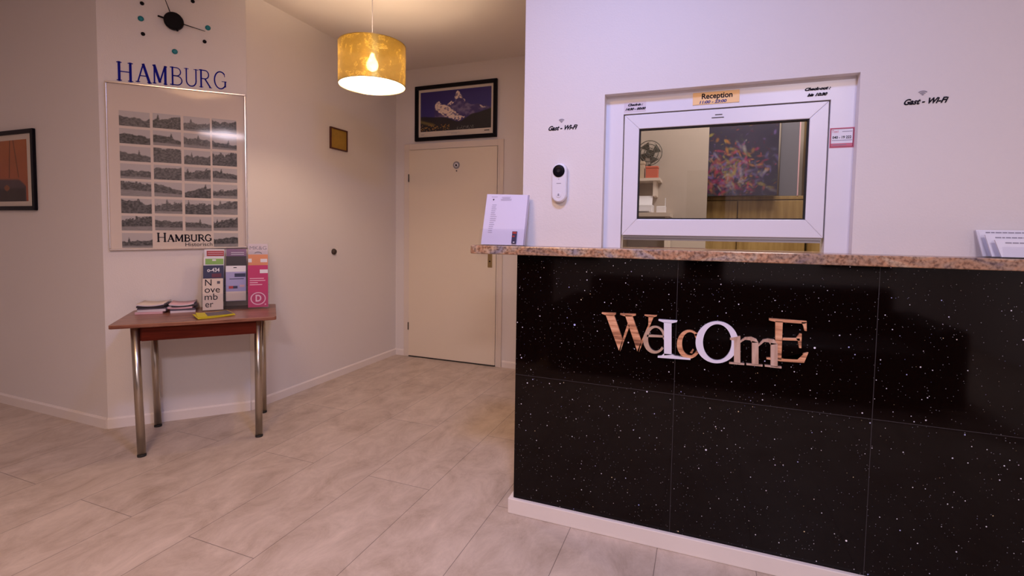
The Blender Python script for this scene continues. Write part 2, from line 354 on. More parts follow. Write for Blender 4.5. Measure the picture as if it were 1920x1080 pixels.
def frame4(bm, x0, x1, z0, z1, wd, y0, y1, mi=0):
    """mitred rectangular frame between planes y0 (front) and y1 (back)"""
    o = [(x0, z0), (x1, z0), (x1, z1), (x0, z1)]; i = [(x0 + wd, z0 + wd), (x1 - wd, z0 + wd), (x1 - wd, z1 - wd), (x0 + wd, z1 - wd)]
    for k in range(4):
        a, b_ = o[k], o[(k + 1) % 4]; c, d = i[(k + 1) % 4], i[k]
        prism(bm, [Vector((p[0], y0, p[1])) for p in (a, b_, c, d)], (0, y1 - y0, 0), mi)

# ------------------------------------------------------------------ the room
YD, XW = 4.06, -2.7908
XP, YL, YP = -3.3067, 1.8324, 2.3911
YR, YF, YC = 2.05, 1.95, 1.931      # reception wall, sparkle panel, counter skirting
ZG0, ZG1 = 1.124, 1.160
XR = -0.7462
bm = B(); box(bm, -5.2, 3.0, -3.8, 4.3, -0.1, 0); struct(ob('floor', bm, 'floor'))
bm = B(); box(bm, -5.2, 3.0, -3.8, 4.3, ZC, ZC + 0.1); struct(ob('ceiling', bm, 'ceil'))
bm = B(); box(bm, -5.2, XP, YL, YL + 0.15, 0, ZC); struct(ob('wall_left', bm, 'wall'))
bm = B(); prism(bm, [Vector(p) for p in ((XP, YL + 0.0005, 0), (XW, YP, 0), (XW - 0.15, YP + 0.0, 0), (XP - 0.02, YL + 0.16, 0))], (0, 0, ZC)); struct(ob('wall_slanted', bm, 'wall'))
bm = B(); box(bm, XW - 0.15, XW, YP + 0.001, YD + 0.15, 0, ZC); struct(ob('wall_passage', bm, 'wall'))
DX0, DX1, DZ = -2.631, -1.715, 1.985
bm = B()
box(bm, XW, DX0, YD, YD + 0.15, 0, ZC); box(bm, DX1, XR + 0.05, YD, YD + 0.15, 0, ZC); box(bm, DX0, DX1, YD, YD + 0.15, DZ, ZC)
struct(ob('wall_end', bm, 'wall'))
bm = B(); box(bm, XR, XR + 0.1, YR + 0.2, YD, 0, ZC); struct(ob('wall_partition', bm, 'wall'))
NX0, NX1, NZ = -0.394, 0.4926, 1.79
bm = B()
box(bm, XR, NX0, YR, YR + 0.2, ZG1, ZC); box(bm, NX1, 3.0, YR, YR + 0.2, ZG1, ZC); box(bm, NX0, NX1, YR, YR + 0.2, NZ, ZC)
struct(ob('wall_reception', bm, 'wall'))
bm = B(); box(bm, XR + 0.101, 3.0, YD, YD + 0.15, 0, ZC); struct(ob('wall_office', bm, 'officewall'))
bm = B(); box(bm, 2.9, 3.0, -3.8, YD, 0, ZC); struct(ob('wall_right', bm, 'wall'))
bm = B(); box(bm, -5.3, -5.2, -3.8, YL + 0.15, 0, ZC); struct(ob('wall_far_left', bm, 'wall'))
bm = B(); box(bm, -5.2, 2.9, -3.9, -3.8, 0, ZC); struct(ob('wall_back', bm, 'wall'))

def skirting(name, pts, h=0.06, t=0.012):
    bm = B()
    for (a, b_) in zip(pts, pts[1:]):
        a, b_ = Vector(a), Vector(b_); d = (b_ - a).normalized(); n = Vector((d.y, -d.x, 0))
        prism(bm, [a, a + n * t, a + n * t + Vector((0, 0, h * 0.85)), a + n * t * 0.4 + Vector((0, 0, h)), a + Vector((0, 0, h))], b_ - a)
    return struct(ob(name, bm, 'trim'))
skirting('baseboard_left', [(-5.2, YL, 0), (XP, YL, 0)], 0.065)
skirting('baseboard_slanted', [(XP, YL, 0), (XW, YP, 0)], 0.065)
skirting('baseboard_passage', [(XW, YP, 0), (XW, YD, 0)])
skirting('baseboard_end', [(-1.655, YD, 0), (XR, YD, 0)])
skirting('baseboard_end_left', [(XW, YD, 0), (-2.685, YD, 0)])

# door in the end wall
door = struct(empty('door_1', (0, 0, 0)))
bm = B(); box(bm, DX0 + 0.003, DX1 - 0.003, YD - 0.022, YD + 0.02, 0.012, DZ - 0.003); ob('door_leaf', bm, 'door', door, 0.002)
bm = B()
fo = 0.055
box(bm, DX0 - fo, DX0, YD - 0.016, YD + 0.05, 0, DZ + fo); box(bm, DX1, DX1 + fo, YD - 0.016, YD + 0.05, 0, DZ + fo); box(bm, DX0, DX1, YD - 0.016, YD + 0.05, DZ, DZ + fo)
box(bm, DX1 + 0.012, DX1 + 0.018, YD - 0.019, YD - 0.016, 0, DZ)
ob('door_frame', bm, 'doorframe', door, 0.002)
bm = B(); box(bm, DX0 + 0.003, DX1 - 0.003, YD - 0.021, YD + 0.02, 0.002, 0.011); ob('bottom_seal', bm, 'rubber', door)
for z in (1.72, 0.30):
    bm = B(); lathe(bm, [(0.005, z - 0.036), (0.005, z + 0.036)], (DX0 + 0.002, YD - 0.027, 0), 12); ob('hinge', bm, 'hinge', door)
bm = B(); box(bm, -1.795, -1.752, YD - 0.030, YD - 0.022, 0.90, 1.12); hp = ob('handle_plate', bm, 'brass', door, 0.003)
bm = B(); lathe(bm, [(0.009, YD - 0.07), (0.009, YD - 0.03)], (-1.773, 0, 1.06), 12, 'Y'); tube(bm, [(-1.773, YD - 0.07, 1.06), (-1.81, YD - 0.072, 1.06), (-1.89, YD - 0.07, 1.058)], 0.009); ob('handle_lever', bm, 'brass', hp)
bm = B(); lathe(bm, [(0.006, YD - 0.034), (0.006, YD - 0.029)], (-1.773, 0, 0.955), 12, 'Y'); ob('keyhole', bm, 'black', hp)
em = empty('door_emblem', (-2.122, YD - 0.0225, 1.826))
tag(em, 'small round grey emblem stuck high on the cream door', 'door sign')
bm = B(); lathe(bm, [(0.034, -0.003), (0.034, 0)], (0, 0, 0), 28, 'Y'); ob('disc', bm, 'alu', em)
bm = B(); lathe(bm, [(0.019, -0.0045), (0.019, -0.003)], (0, 0, 0), 24, 'Y'); ob('disc_centre', bm, 'paper', em)
bm = B(); prism(bm, [Vector(p) for p in ((-0.01, -0.0045, -0.012), (0.011, -0.0045, -0.012), (0.006, -0.0045, 0.003), (-0.002, -0.0045, 0.013), (-0.009, -0.0045, 0.004))], (0, -0.001, 0)); ob('disc_symbol', bm, 'ink', em)
bm = B(); lathe(bm, [(0.005, YD - 0.027), (0.006, YD - 0.0222)], (-2.120, 0, 1.773), 14, 'Y'); ob('peephole', bm, 'hinge', door)

# ------------------------------------------------------------------ reception counter
ct = empty('reception_counter', (0, 0, 0))
tag(ct, 'reception counter with glossy black sparkling stone front below the serving window', 'counter')
XE = 2.89
seams = [-0.0823, 0.5512, 1.185, 1.82]; zs = 0.6087
xs_ = [-0.731] + seams + [XE]
for z0, z1 in ((0.066, zs - 0.0008), (zs + 0.0008, ZG0)):
    for a, b_ in zip(xs_, xs_[1:]):
        bm = B(); box(bm, a + (0.0008 if a > -0.7 else 0), b_ - 0.0008, YF, YF + 0.012, z0, z1); ob('stone_panel', bm, 'quartz', ct)
for xj in seams[:3]:
    bm = B(); box(bm, xj - 0.0009, xj + 0.0009, YF - 0.0002, YF + 0.012, 0.066, ZG0); ob('joint', bm, 'seam', ct)
bm = B(); box(bm, -0.731, XE, YF - 0.0002, YF + 0.012, zs - 0.0009, zs + 0.0009); ob('joint', bm, 'seam', ct)
bm = B(); box(bm, -0.728, XE, YF + 0.0125, YR + 0.19, 0.0, ZG0 - 0.0005); ob('carcass', bm, 'seam', ct)
bm = B(); box(bm, -0.7508, XE, YC, YF - 0.0005, 0, 0.066); box(bm, -0.7508, -0.7315, YF - 0.0005, YR - 0.03, 0, 0.066); ob('plinth_board', bm, 'trim', ct, 0.003)
bm = B()
prism(bm, [Vector(p) for p in ((-0.915, 1.907, ZG0), (XE, 1.907, ZG0), (XE, YR + 0.199, ZG0), (-0.935, YR + 0.199, ZG0), (-0.94, 1.93, ZG0), (-0.934, 1.914, ZG0))], (0, 0, ZG1 - ZG0))
ob('granite_top', bm, 'granite', ct, 0.004)

# serving window
win = struct(empty('window_1', (0, 0, 0)))
YFm = 2.09
kx_ = YFm / 2.11
def wz(z): return CH + (z - CH) * kx_
pv = B(); OX0, OX1, OZ = -0.325 * kx_, 0.420 * kx_, wz(1.718)
box(pv, NX0, OX0, YFm, YFm + 0.07, ZG1, NZ); box(pv, OX1, NX1, YFm, YFm + 0.07, ZG1, NZ); box(pv, OX0, OX1, YFm, YFm + 0.07, OZ, NZ)
ob('window_frame', pv, 'pvc', win)
sx0, sx1, sz0, sz1 = -0.321 * kx_, 0.416 * kx_, 1.213, wz(1.714); gx0, gx1, gz0, gz1 = -0.260 * kx_, 0.356 * kx_, wz(1.281), wz(1.655)
bm = B()
o4 = [(sx0, sz0), (sx1, sz0), (sx1, sz1), (sx0, sz1)]; i4 = [(gx0, gz0), (gx1, gz0), (gx1, gz1), (gx0, gz1)]
for k in range(4):
    pts = (o4[k], o4[(k + 1) % 4], i4[(k + 1) % 4], i4[k])
    prism(bm, [Vector((p[0], YFm + 0.004, p[1])) for p in pts], (0, 0.05, 0))
ob('sash', bm, 'pvc', win, 0.0025)
bm = B(); frame4(bm, gx0 - 0.001, gx1 + 0.001, gz0 - 0.001, gz1 + 0.001, 0.006, YFm + 0.010, YFm + 0.03); ob('gasket', bm, 'gasket', win)
bm = B(); box(bm, gx0, gx1, YFm + 0.02, YFm + 0.026, gz0, gz1); ob('pane', bm, 'glass', win)
bm = B(); box(bm, sx0 + 0.004, sx1 - 0.004, YFm + 0.012, YFm + 0.048, 1.204, 1.2128); box(bm, sx0 + 0.004, sx1 - 0.004, YFm + 0.02, YFm + 0.052, 1.194, 1.2035); ob('bottom_rail', bm, 'alu', win)
bm = B(); box(bm, 0.030, 0.056, YFm + 0.0025, YFm + 0.004, 1.686, 1.6885); box(bm, 0.018, 0.062, YFm + 0.0025, YFm + 0.004, 1.675, 1.6775); ob('vent_slot', bm, 'gasket', win)

# plates and lettering on the window frame
def plate_at(name, u0, v0, u1, v1, y, mt, label, cat, th=0.002):
    a, c = on(u0, v0, y), on(u1, v1, y)
    cx, cz = (a.x + c.x) / 2, (a.z + c.z) / 2; r = empty(name, (cx, y, cz)); tag(r, label, cat)
    w_, h_ = abs(c.x - a.x), abs(a.z - c.z)
    bm = B(); box(bm, -w_ / 2, w_ / 2, -th, 0, -h_ / 2, h_ / 2); ob('plate', bm, mt, r)
    return r, w_, h_
yS = YFm - 0.0003
r, w_, h_ = plate_at('reception_sign', 1299.5, 175, 1386, 191, yS, 'signgold', 'gold plate reading Reception on the window frame, opening hours beneath', 'sign')
text('lettering', 'Reception', 0.0285, 'ink', r, (0.004, -0.0022, 0.0065), width=0.110, bold=0.0007)
text('hours_lettering', '11:00 - 23:00', 0.015, 'blueink2', r, (-0.012, -0.0022, -0.0155), width=0.098, bold=0.0006, shear=0.2)
def decal(name, lines, u, v, y, size, width, label, cat, gap, mt='ink', shear=0.45, bold=0.0006, plate=None):
    p = on(u, v, y); r = empty(name, p); tag(r, label, cat)
    if plate:
        bm = B(); box(bm, -plate[0] / 2, plate[0] / 2, -0.0006, 0, -plate[1] / 2, plate[1] / 2); ob('sticker_film', bm, 'magwhite', r)
    for k, (t, wd) in enumerate(lines): text('lettering', t, size, mt, r, (0, -0.0012, gap * ((len(lines) - 1) / 2 - k)), width=wd, shear=shear, bold=bold)
    return r
decal('check_in_notice', [('Check-in :', 0.060), ('14:30 - 00:00', 0.082)], 1190.5, 200.5, yS, 0.0125, None, 'clear sticker with check-in hours at the upper left of the window frame', 'notice', 0.017, plate=(0.088, 0.04))
decal('check_out_notice', [('Check-out :', 0.082), ('bis 10:30', 0.064)], 1531.5, 172, yS, 0.0135, None, 'check-out time in black italic letters at the upper right of the window frame', 'notice', 0.021, bold=0.0008)
r, w_, h_ = plate_at('taxi_sticker', 1556.5, 240.5, 1601, 276, yS, 'stickerpink', 'small pink and white taxi phone sticker on the right of the window frame', 'sticker', 0.0006)
bm = B(); box(bm, -w_ / 2 + 0.004, w_ / 2 - 0.005, -0.0009, -0.0006, -h_ / 2 + 0.016, h_ / 2 - 0.005); ob('printed_field', bm, 'paper', r)
bm = B(); frame4(bm, -w_ / 2 + 0.0025, w_ / 2 - 0.0035, -h_ / 2 + 0.003, h_ / 2 - 0.003, 0.0018, -0.0012, -0.0006); ob('border_line', bm, 'redink', r)
text('lettering', 'Taxi', 0.014, 'stickerpink', r, (-0.022, -0.0011, h_ / 2 - 0.013), width=0.02, thick=0.0004)
text('lettering', '040 - 19 222', 0.013, 'ink', r, (-0.0005, -0.0011, 0.001), width=0.058, thick=0.0004, bold=0.0003)
bm = B(); box(bm, 0.0, 0.031, -0.0012, -0.0009, h_ / 2 - 0.015, h_ / 2 - 0.013); box(bm, -0.031, 0.031, -0.0012, -0.0009, -0.010, -0.008); box(bm, -0.028, 0.014, -0.0012, -0.0009, -h_ / 2 + 0.009, -h_ / 2 + 0.0115); ob('small_print', bm, 'grey_ink', r)

# guest wi-fi decals on the reception wall
def wifi(u, v, usym, vsym, wd, label):
    y = YR - 0.0004; p = on(u, v, y); r = empty('wifi_decal', p); tag(r, label, 'wall decal')
    tx = text('lettering', 'Gast - Wi-Fi', 0.026, 'ink', r, (0, -0.0006, 0), width=wd, shear=0.45, bold=0.0009)
    q = on(usym, vsym, y) - p
    for k, rad in enumerate((0.004, 0.009, 0.0145)):
        bm = B(); a0, a1 = PI * 0.25, PI * 0.75; N = 10
        for i in range(N):
            t0, t1 = a0 + (a1 - a0) * i / N, a0 + (a1 - a0) * (i + 1) / N; ri, ro = (rad - 0.0015 if k else 0.0002), rad + 0.0016
            pts = [(ri * math.cos(t0), ri * math.sin(t0)), (ro * math.cos(t0), ro * math.sin(t0)), (ro * math.cos(t1), ro * math.sin(t1)), (ri * math.cos(t1), ri * math.sin(t1))]
            prism(bm, [Vector((q.x + a * 1.1, -0.0002, q.z - 0.008 + b_)) for a, b_ in pts], (0, -0.0008, 0))
        ob('radio_wave_mark', bm, 'grey_ink', r)
    return r
wifi(1053.5, 240, 1053, 226.5, 0.128, 'black italic guest wi-fi lettering above the white doorbell')
wifi(1733, 190, 1730, 174.5, 0.121, 'black italic guest wi-fi lettering right of the serving window')

# doorbell with camera
db = empty('video_doorbell', (-0.576, YR, 1.431)); tag(db, 'white pill-shaped video doorbell with black lens on the reception wall', 'doorbell')
def capsule(bm, w_, h_, y0, y1, seg=16, ins=0.006):
    r_ = w_ / 2
    def outline(k):
        rr = r_ - k; return [(rr * math.cos(a), (h_ / 2 - r_) + rr * math.sin(a)) for a in [PI * i / seg for i in range(seg + 1)]] + [(rr * math.cos(a), -(h_ / 2 - r_) + rr * math.sin(a)) for a in [PI + PI * i / seg for i in range(seg + 1)]]
    rings = [[bm.verts.new((x, yy, z)) for x, z in outline(k)] for yy, k in ((y1, 0), (y0 + 0.008, 0), (y0 + 0.002, ins * 0.35), (y0, ins))]
    n = len(rings[0])
    for a, b_ in zip(rings, rings[1:]):
        for i in range(n): bm.faces.new((a[i], a[(i + 1) % n], b_[(i + 1) % n], b_[i])).smooth = True
    bm.faces.new(rings[-1]); bm.faces.new(rings[0])
bm = B(); capsule(bm, 0.066, 0.166, -0.026, 0); ob('housing', bm, 'pvc', db)
bm = B(); lathe(bm, [(0.026, -0.0258), (0.0255, -0.0285), (0.018, -0.030), (0.0001, -0.031)], (-0.001, 0, 0.049), 28, 'Y'); ln = ob('lens_cover', bm, 'black', db)
bm = B(); lathe(bm, [(0.008, -0.0315), (0.006, -0.033)], (-0.001, 0, 0.049), 18, 'Y'); ob('lens', bm, 'gasket', ln)
bm = B(); lathe(bm, [(0.0017, -0.0258), (0.0017, -0.0268)], (0, 0, 0.015), 10, 'Y'); ob('status_light', bm, 'grey_ink', db)
bm = B(); lathe(bm, [(0.012, -0.0258), (0.011, -0.0275)], (0, 0, -0.052), 24, 'Y'); bt = ob('push_button', bm, 'pvc', db)
bm = B(); prism(bm, [Vector(p) for p in ((-0.004, -0.0275, -0.056), (0.004, -0.0275, -0.056), (0.003, -0.0275, -0.048), (0, -0.0275, -0.045), (-0.003, -0.0275, -0.048))], (0, -0.0006, 0)); ob('bell_mark', bm, 'grey_ink', bt)
bm = B(); box(bm, -0.010, 0.010, -0.0266, -0.0258, -0.004, -0.0015); ob('maker_mark', bm, 'grey_ink', db)

# ------------------------------------------------------------------ WELCOME letters
ws = empty('welcome_sign', on(1322, 640, YF)); tag(ws, 'welcome lettering of overlapping wooden and white letters on the black counter front', 'sign')
wo = ws.location.copy()
def P(x, y, yy): return on(1100 + x / 4.174, 560 + y / 4.174, yy) - wo
def poly(bm, pts, yy, th): prism(bm, [P(x, y, yy) for x, y in pts], (0, th, 0))
def arcring(bm, cx, cy, ro, ri, a0, a1, yy, th, off=(0, 0), n=40, taper=None):
    def pt(r_, a, o=(0, 0)): return (cx + o[0] + r_[0] * math.cos(a), cy + o[1] + r_[1] * math.sin(a))
    for i in range(n):
        t0, t1 = a0 + (a1 - a0) * i / n, a0 + (a1 - a0) * (i + 1) / n
        poly(bm, [pt(ro, t0), pt(ro, t1), pt(ri, t1, off), pt(ri, t0, off)], yy, th)
TH = 0.010
def letter(mt, yy, polys, arcs=(), lab=None):
    bm = B()
    for pl in polys: poly(bm, pl, yy, TH)
    for a in arcs: arcring(bm, *a[:6], yy, TH, *(a[6:] if len(a) > 6 else ()))
    bmesh.ops.triangulate(bm, faces=bm.faces[:])
    o = ob('letter', bm, mt, ws); o['label'] = lab; return o
yA, yB, yC_ = YF - 0.0105, YF - 0.0115, YF - 0.0125
letter('rustic', yA, [[(118, 108), (228, 112), (228, 124), (212, 130), (150, 130), (118, 118)], [(262, 116), (384, 120), (384, 132), (355, 138), (300, 138), (262, 126)], [(452, 125), (550, 130), (548, 138), (525, 145), (482, 142), (452, 134)],
    [(148, 125), (213, 126), (282, 325), (262, 412), (252, 406)], [(252, 406), (262, 412), (336, 215), (320, 196)], [(300, 130), (356, 132), (428, 335), (408, 420), (396, 412)], [(396, 412), (408, 420), (526, 140), (484, 138), (482, 205), (420, 350)]], lab='striped wood letter W')
letter('tanwood', yB, [[(472, 282), (608, 290), (606, 304), (472, 300)]],
    [(532, 322, (90, 108), (60, 92), PI * 0.22, PI * 2.0, (8, -2))], lab='tan letter e')
letter('whitewood', yC_, [[(562, 162), (710, 172), (706, 184), (668, 192), (600, 186), (562, 172)], [(604, 184), (664, 190), (664, 440), (606, 444)],
    [(606, 430), (585, 448), (556, 450), (556, 462), (812, 480), (812, 468), (690, 446), (664, 436)]], lab='white letter L')
letter('rustic', yA, [[(842, 282), (868, 268), (890, 288), (880, 318), (856, 318)], [(808, 424), (830, 396), (838, 402), (826, 428)]],
    [(800, 358, (94, 112), (62, 92), PI * 0.20, PI * 1.78, (8, -4))], lab='striped wood letter c')
letter('whitewood', yB, [], [(1020, 342, (168, 164), (112, 142), 0, 2 * PI, (2, 0), 56)], lab='white letter O')
letter('palewood', yC_, [[(1122, 308), (1140, 304), (1203, 294), (1203, 508), (1153, 504), (1153, 325), (1122, 322)], [(1115, 498), (1235, 508), (1233, 520), (1115, 510)], [(1293, 330), (1345, 345), (1345, 520), (1293, 514)],
    [(1250, 508), (1378, 520), (1376, 532), (1250, 520)], [(1440, 345), (1495, 355), (1495, 535), (1440, 530)], [(1395, 520), (1526, 534), (1524, 547), (1395, 532)],
    [(1203, 330), (1240, 303), (1290, 300), (1330, 318), (1345, 345), (1293, 345), (1280, 326), (1240, 322), (1203, 345)], [(1345, 360), (1380, 322), (1420, 314), (1470, 322), (1494, 355), (1440, 362), (1425, 342), (1390, 338), (1345, 375)]], lab='pale oak letter m')
letter('rustic', yA, [[(1428, 155), (1722, 176), (1722, 190), (1700, 196), (1480, 182), (1428, 170)], [(1477, 175), (1535, 180), (1524, 478), (1476, 472)], [(1535, 308), (1668, 312), (1668, 330), (1533, 326)],
    [(1668, 275), (1684, 276), (1680, 388), (1664, 386), (1652, 330), (1640, 312)], [(1680, 184), (1722, 184), (1722, 254), (1706, 252), (1694, 210)], [(1408, 462), (1476, 464), (1524, 470), (1650, 476), (1700, 430), (1736, 422), (1702, 502), (1520, 492), (1408, 474)]], lab='striped wood letter E')

# ------------------------------------------------------------------ papers on the counter
hd = empty('paper_holder', (-0.806, 1.985, ZG1)); tag(hd, 'clear acrylic holder with letter sheets at the left end of the granite counter', 'holder')
bm = B(); box(bm, -0.108, 0.104, -0.055, 0.055, 0, 0.003); ob('base_plate', bm, 'acrylic', hd)
bm = B(); box(bm, -0.105, 0.105, 0.004, 0.006, 0.003, 0.20, lean=0.22); ob('back_panel', bm, 'acrylic', hd)
bm = B(); box(bm, -0.105, 0.105, -0.040, -0.038, 0.003, 0.072, lean=0.22); ob('front_pocket', bm, 'acrylic', hd)
bm = B(); prism(bm, [Vector(p) for p in ((0.103, -0.040, 0.003), (0.103, 0.004, 0.003), (0.103, 0.028, 0.105), (0.103, -0.020, 0.080))], (0.002, 0, 0)); ob('side_panel', bm, 'acrylic', hd)
sh = empty('letter_sheets', (-0.806, 1.985, ZG1 + 0.0035)); tag(sh, 'stack of printed letter sheets leaning in the left counter holder', 'paper')
bm = B()
pts = [Vector((x, -0.030 + z * 0.22, z)) for x, z in ((-0.098, 0.0), (0.098, 0.0), (0.100, 0.216), (-0.092, 0.222))]
prism(bm, pts, (0, 0.024, 0)); ob('sheet_stack', bm, 'letterpaper', sh)
bm = B()
def lineq(bm, x0, x1, z, h_): prism(bm, [Vector((x, -0.0306 + zz * 0.22, zz)) for x, zz in ((x0, z), (x1, z), (x1, z + h_), (x0, z + h_))], (0, -0.0003, 0))
for k in range(15): lineq(bm, -0.062 - k * 0.0006, -0.045 + random.random() * 0.014 - k * 0.0006, 0.172 - k * 0.0086, 0.0028)
M['faint'] = mat('faint_print', (0.45, 0.42, 0.55), 0.7); ob('text_column', bm, 'faint', sh); bm = B()
for k, (a, b_) in enumerate(((-0.02, 0.022), (-0.016, 0.018), (-0.024, 0.028), (-0.022, 0.026))): lineq(bm, a, b_, 0.206 - k * 0.0045, 0.002)
lineq(bm, -0.068, -0.04, 0.208, 0.002)
ob('header_lines', bm, 'faint', sh)
bm = B(); prism(bm, [Vector((-0.058 + a, -0.0306 + (0.196 + c) * 0.22, 0.196 + c)) for a, c in ((-0.004, 0.003), (0, -0.004), (0.004, 0.003), (0.002, 0.004), (-0.002, 0.004))], (0, -0.0004, 0)); ob('letterhead_mark', bm, 'ink', sh)
cdk = empty('flyer_card', (-0.750, 1.985, ZG1 + 0.004)); tag(cdk, 'narrow black and red card stuck in front of the letter sheets', 'card')
bm = B(); box(bm, -0.010, 0.012, -0.034, -0.0325, 0.006, 0.058, lean=0.22); ob('card', bm, 'navy', cdk)
bm = B(); box(bm, -0.008, 0.010, -0.0346, -0.034, 0.048, 0.056, lean=0.22); box(bm, -0.008, 0.003, -0.0346, -0.034, 0.034, 0.040, lean=0.22)
for v_ in bm.verts: v_.co.y += 0.22 * ((0.042 if v_.co.z > 0.045 else 0.028))
ob('red_print', bm, 'red', cdk)
bm = B(); box(bm, -0.003, 0.004, -0.0346 + 0.001, -0.034 + 0.001, 0.010, 0.014, lean=0.22); ob('white_mark', bm, 'paper', cdk)

ch_ = empty('card_holder', (0.90, 1.985, ZG1)); tag(ch_, 'clear acrylic tiered card holder at the right end of the counter', 'holder')
bm = B(); box(bm, -0.075, 0.16, -0.055, 0.055, 0, 0.003); ob('base_plate', bm, 'acrylic', ch_)
for k in range(3):
    bm = B(); box(bm, -0.056 - 0.012 * k + 0.018, 0.16, -0.040 + k * 0.03, -0.0385 + k * 0.03, 0.003, 0.036 + 0.018 * k, lean=0.3); ob('pocket', bm, 'acrylic', ch_)
bm = B(); prism(bm, [Vector(p) for p in ((-0.075, -0.04, 0.003), (-0.075, 0.05, 0.003), (-0.075, 0.055, 0.085), (-0.075, 0.03, 0.085))], (0.0015, 0, 0)); ob('side_panel', bm, 'acrylic', ch_)
names3 = ['front', 'middle', 'rear']
for k in range(3):
    c_ = empty('info_cards', (0.90, 1.985, ZG1 + 0.004)); tag(c_, 'white info cards with one dark heading line, %s row of the right counter holder' % names3[k], 'cards', 'info cards in the right counter holder')
    z1 = 0.052 + 0.016 * k; yb = -0.034 + k * 0.03; xo = -0.040 - 0.010 * k
    bm = B(); prism(bm, [Vector((x, yb + z * 0.3, z)) for x, z in ((xo, 0), (0.155, 0), (0.155, z1), (xo - 0.012, z1))], (0, 0.006, 0)); ob('card', bm, 'paper', c_)
    bm = B(); zz = z1 - 0.010
    xx = xo + 0.012
    while xx < 0.10 - 0.01 * k:
        l_ = random.uniform(0.006, 0.016); prism(bm, [Vector((x, yb + z * 0.3 - 0.0003, z)) for x, z in ((xx, zz), (xx + l_, zz), (xx + l_, zz + 0.0035), (xx, zz + 0.0035))], (0, -0.0003, 0)); xx += l_ + 0.0022
    ob('heading_line', bm, 'grey_ink', c_)

# ------------------------------------------------------------------ stroke lettering (serif capitals)
def arcp(cx, cy, rx, ry, a0, a1, n=10): return [(cx + rx * math.cos(math.radians(a0 + (a1 - a0) * i / n)), cy + ry * math.sin(math.radians(a0 + (a1 - a0) * i / n))) for i in range(n + 1)]
GL = {
 'H': (0.86, [([(.17, 0), (.17, 1)], 1), ([(.69, 0), (.69, 1)], 1), ([(.17, .5), (.69, .5)], .45)] + [([(x - .11, z), (x + .11, z)], .4) for x in (.17, .69) for z in (.02, .98)]),
 'A': (0.80, [([(.12, 0), (.40, 1)], .55), ([(.40, 1), (.70, 0)], 1.1), ([(.22, .36), (.60, .36)], .45), ([(.03, .02), (.22, .02)], .4), ([(.59, .02), (.80, .02)], .4)]),
 'M': (1.0, [([(.15, 0), (.15, 1)], .6), ([(.15, 1), (.48, .1)], 1.1), ([(.48, .1), (.80, 1)], .6), ([(.82, 1), (.82, 0)], 1), ([(.06, .02), (.25, .02)], .4), ([(.72, .02), (.92, .02)], .4), ([(.05, .98), (.18, .98)], .4), ([(.8, .98), (.92, .98)], .4)]),
 'B': (0.68, [([(.16, 0), (.16, 1)], 1), ([(.05, .98), (.36, .98)] + arcp(.36, .755, .20, .225, 90, -90) + [(.16, .53)], .6), ([(.16, .52), (.38, .52)] + arcp(.38, .27, .24, .25, 90, -90) + [(.05, .02)], .65)]),
 'U': (0.82, [([(.16, 1), (.16, .35)] + arcp(.41, .32, .25, .30, 180, 360) + [(.66, 1)], .75), ([(.05, .98), (.27, .98)], .4), ([(.55, .98), (.77, .98)], .4)]),
 'R': (0.76, [([(.16, 0), (.16, 1)], 1), ([(.05, .98), (.38, .98)] + arcp(.38, .74, .22, .24, 90, -90) + [(.16, .5)], .65), ([(.38, .5), (.70, .02)], .9), ([(.05, .02), (.27, .02)], .4), ([(.62, .02), (.78, .02)], .4)]),
 'G': (0.80, [(arcp(.42, .5, .33, .49, 48, 325, 22), .8), ([(.50, .44), (.76, .44)], .4), ([(.69, .44), (.69, .14)], .95), ([(.64, .86), (.66, .72)], .4)]),
}
def strokes(bm, word, x, z, h_, t, y0, y1, total=None, first=1.0, dz=0.0):
    ws_ = [GL[c][0] * (first if i == 0 else 1) for i, c in enumerate(word)]; k = (total / (sum(ws_) * h_)) if total else 1.0
    for i, c in enumerate(word):
        wd, st = GL[c]; hh = h_ * (first if i == 0 else 1); sx = hh * k
        for pts, tt in st:
            w_ = t * tt / 2
            for (a, b_) in zip(pts, pts[1:]):
                A = Vector((x + a[0] * sx, 0, z + a[1] * hh + dz * x)); Bv = Vector((x + b_[0] * sx, 0, z + b_[1] * hh + dz * x)); d = (Bv - A)
                if d.length < 1e-6: continue
                d.normalize(); n = Vector((-d.z, 0, d.x)) * w_; e = d * w_ * 0.5
                q = [A - e + n, Bv + e + n, Bv + e - n, A - e - n]
                prism(bm, [Vector((p.x, y0, p.z)) for p in q], (0, y1 - y0, 0))
        x += wd * sx

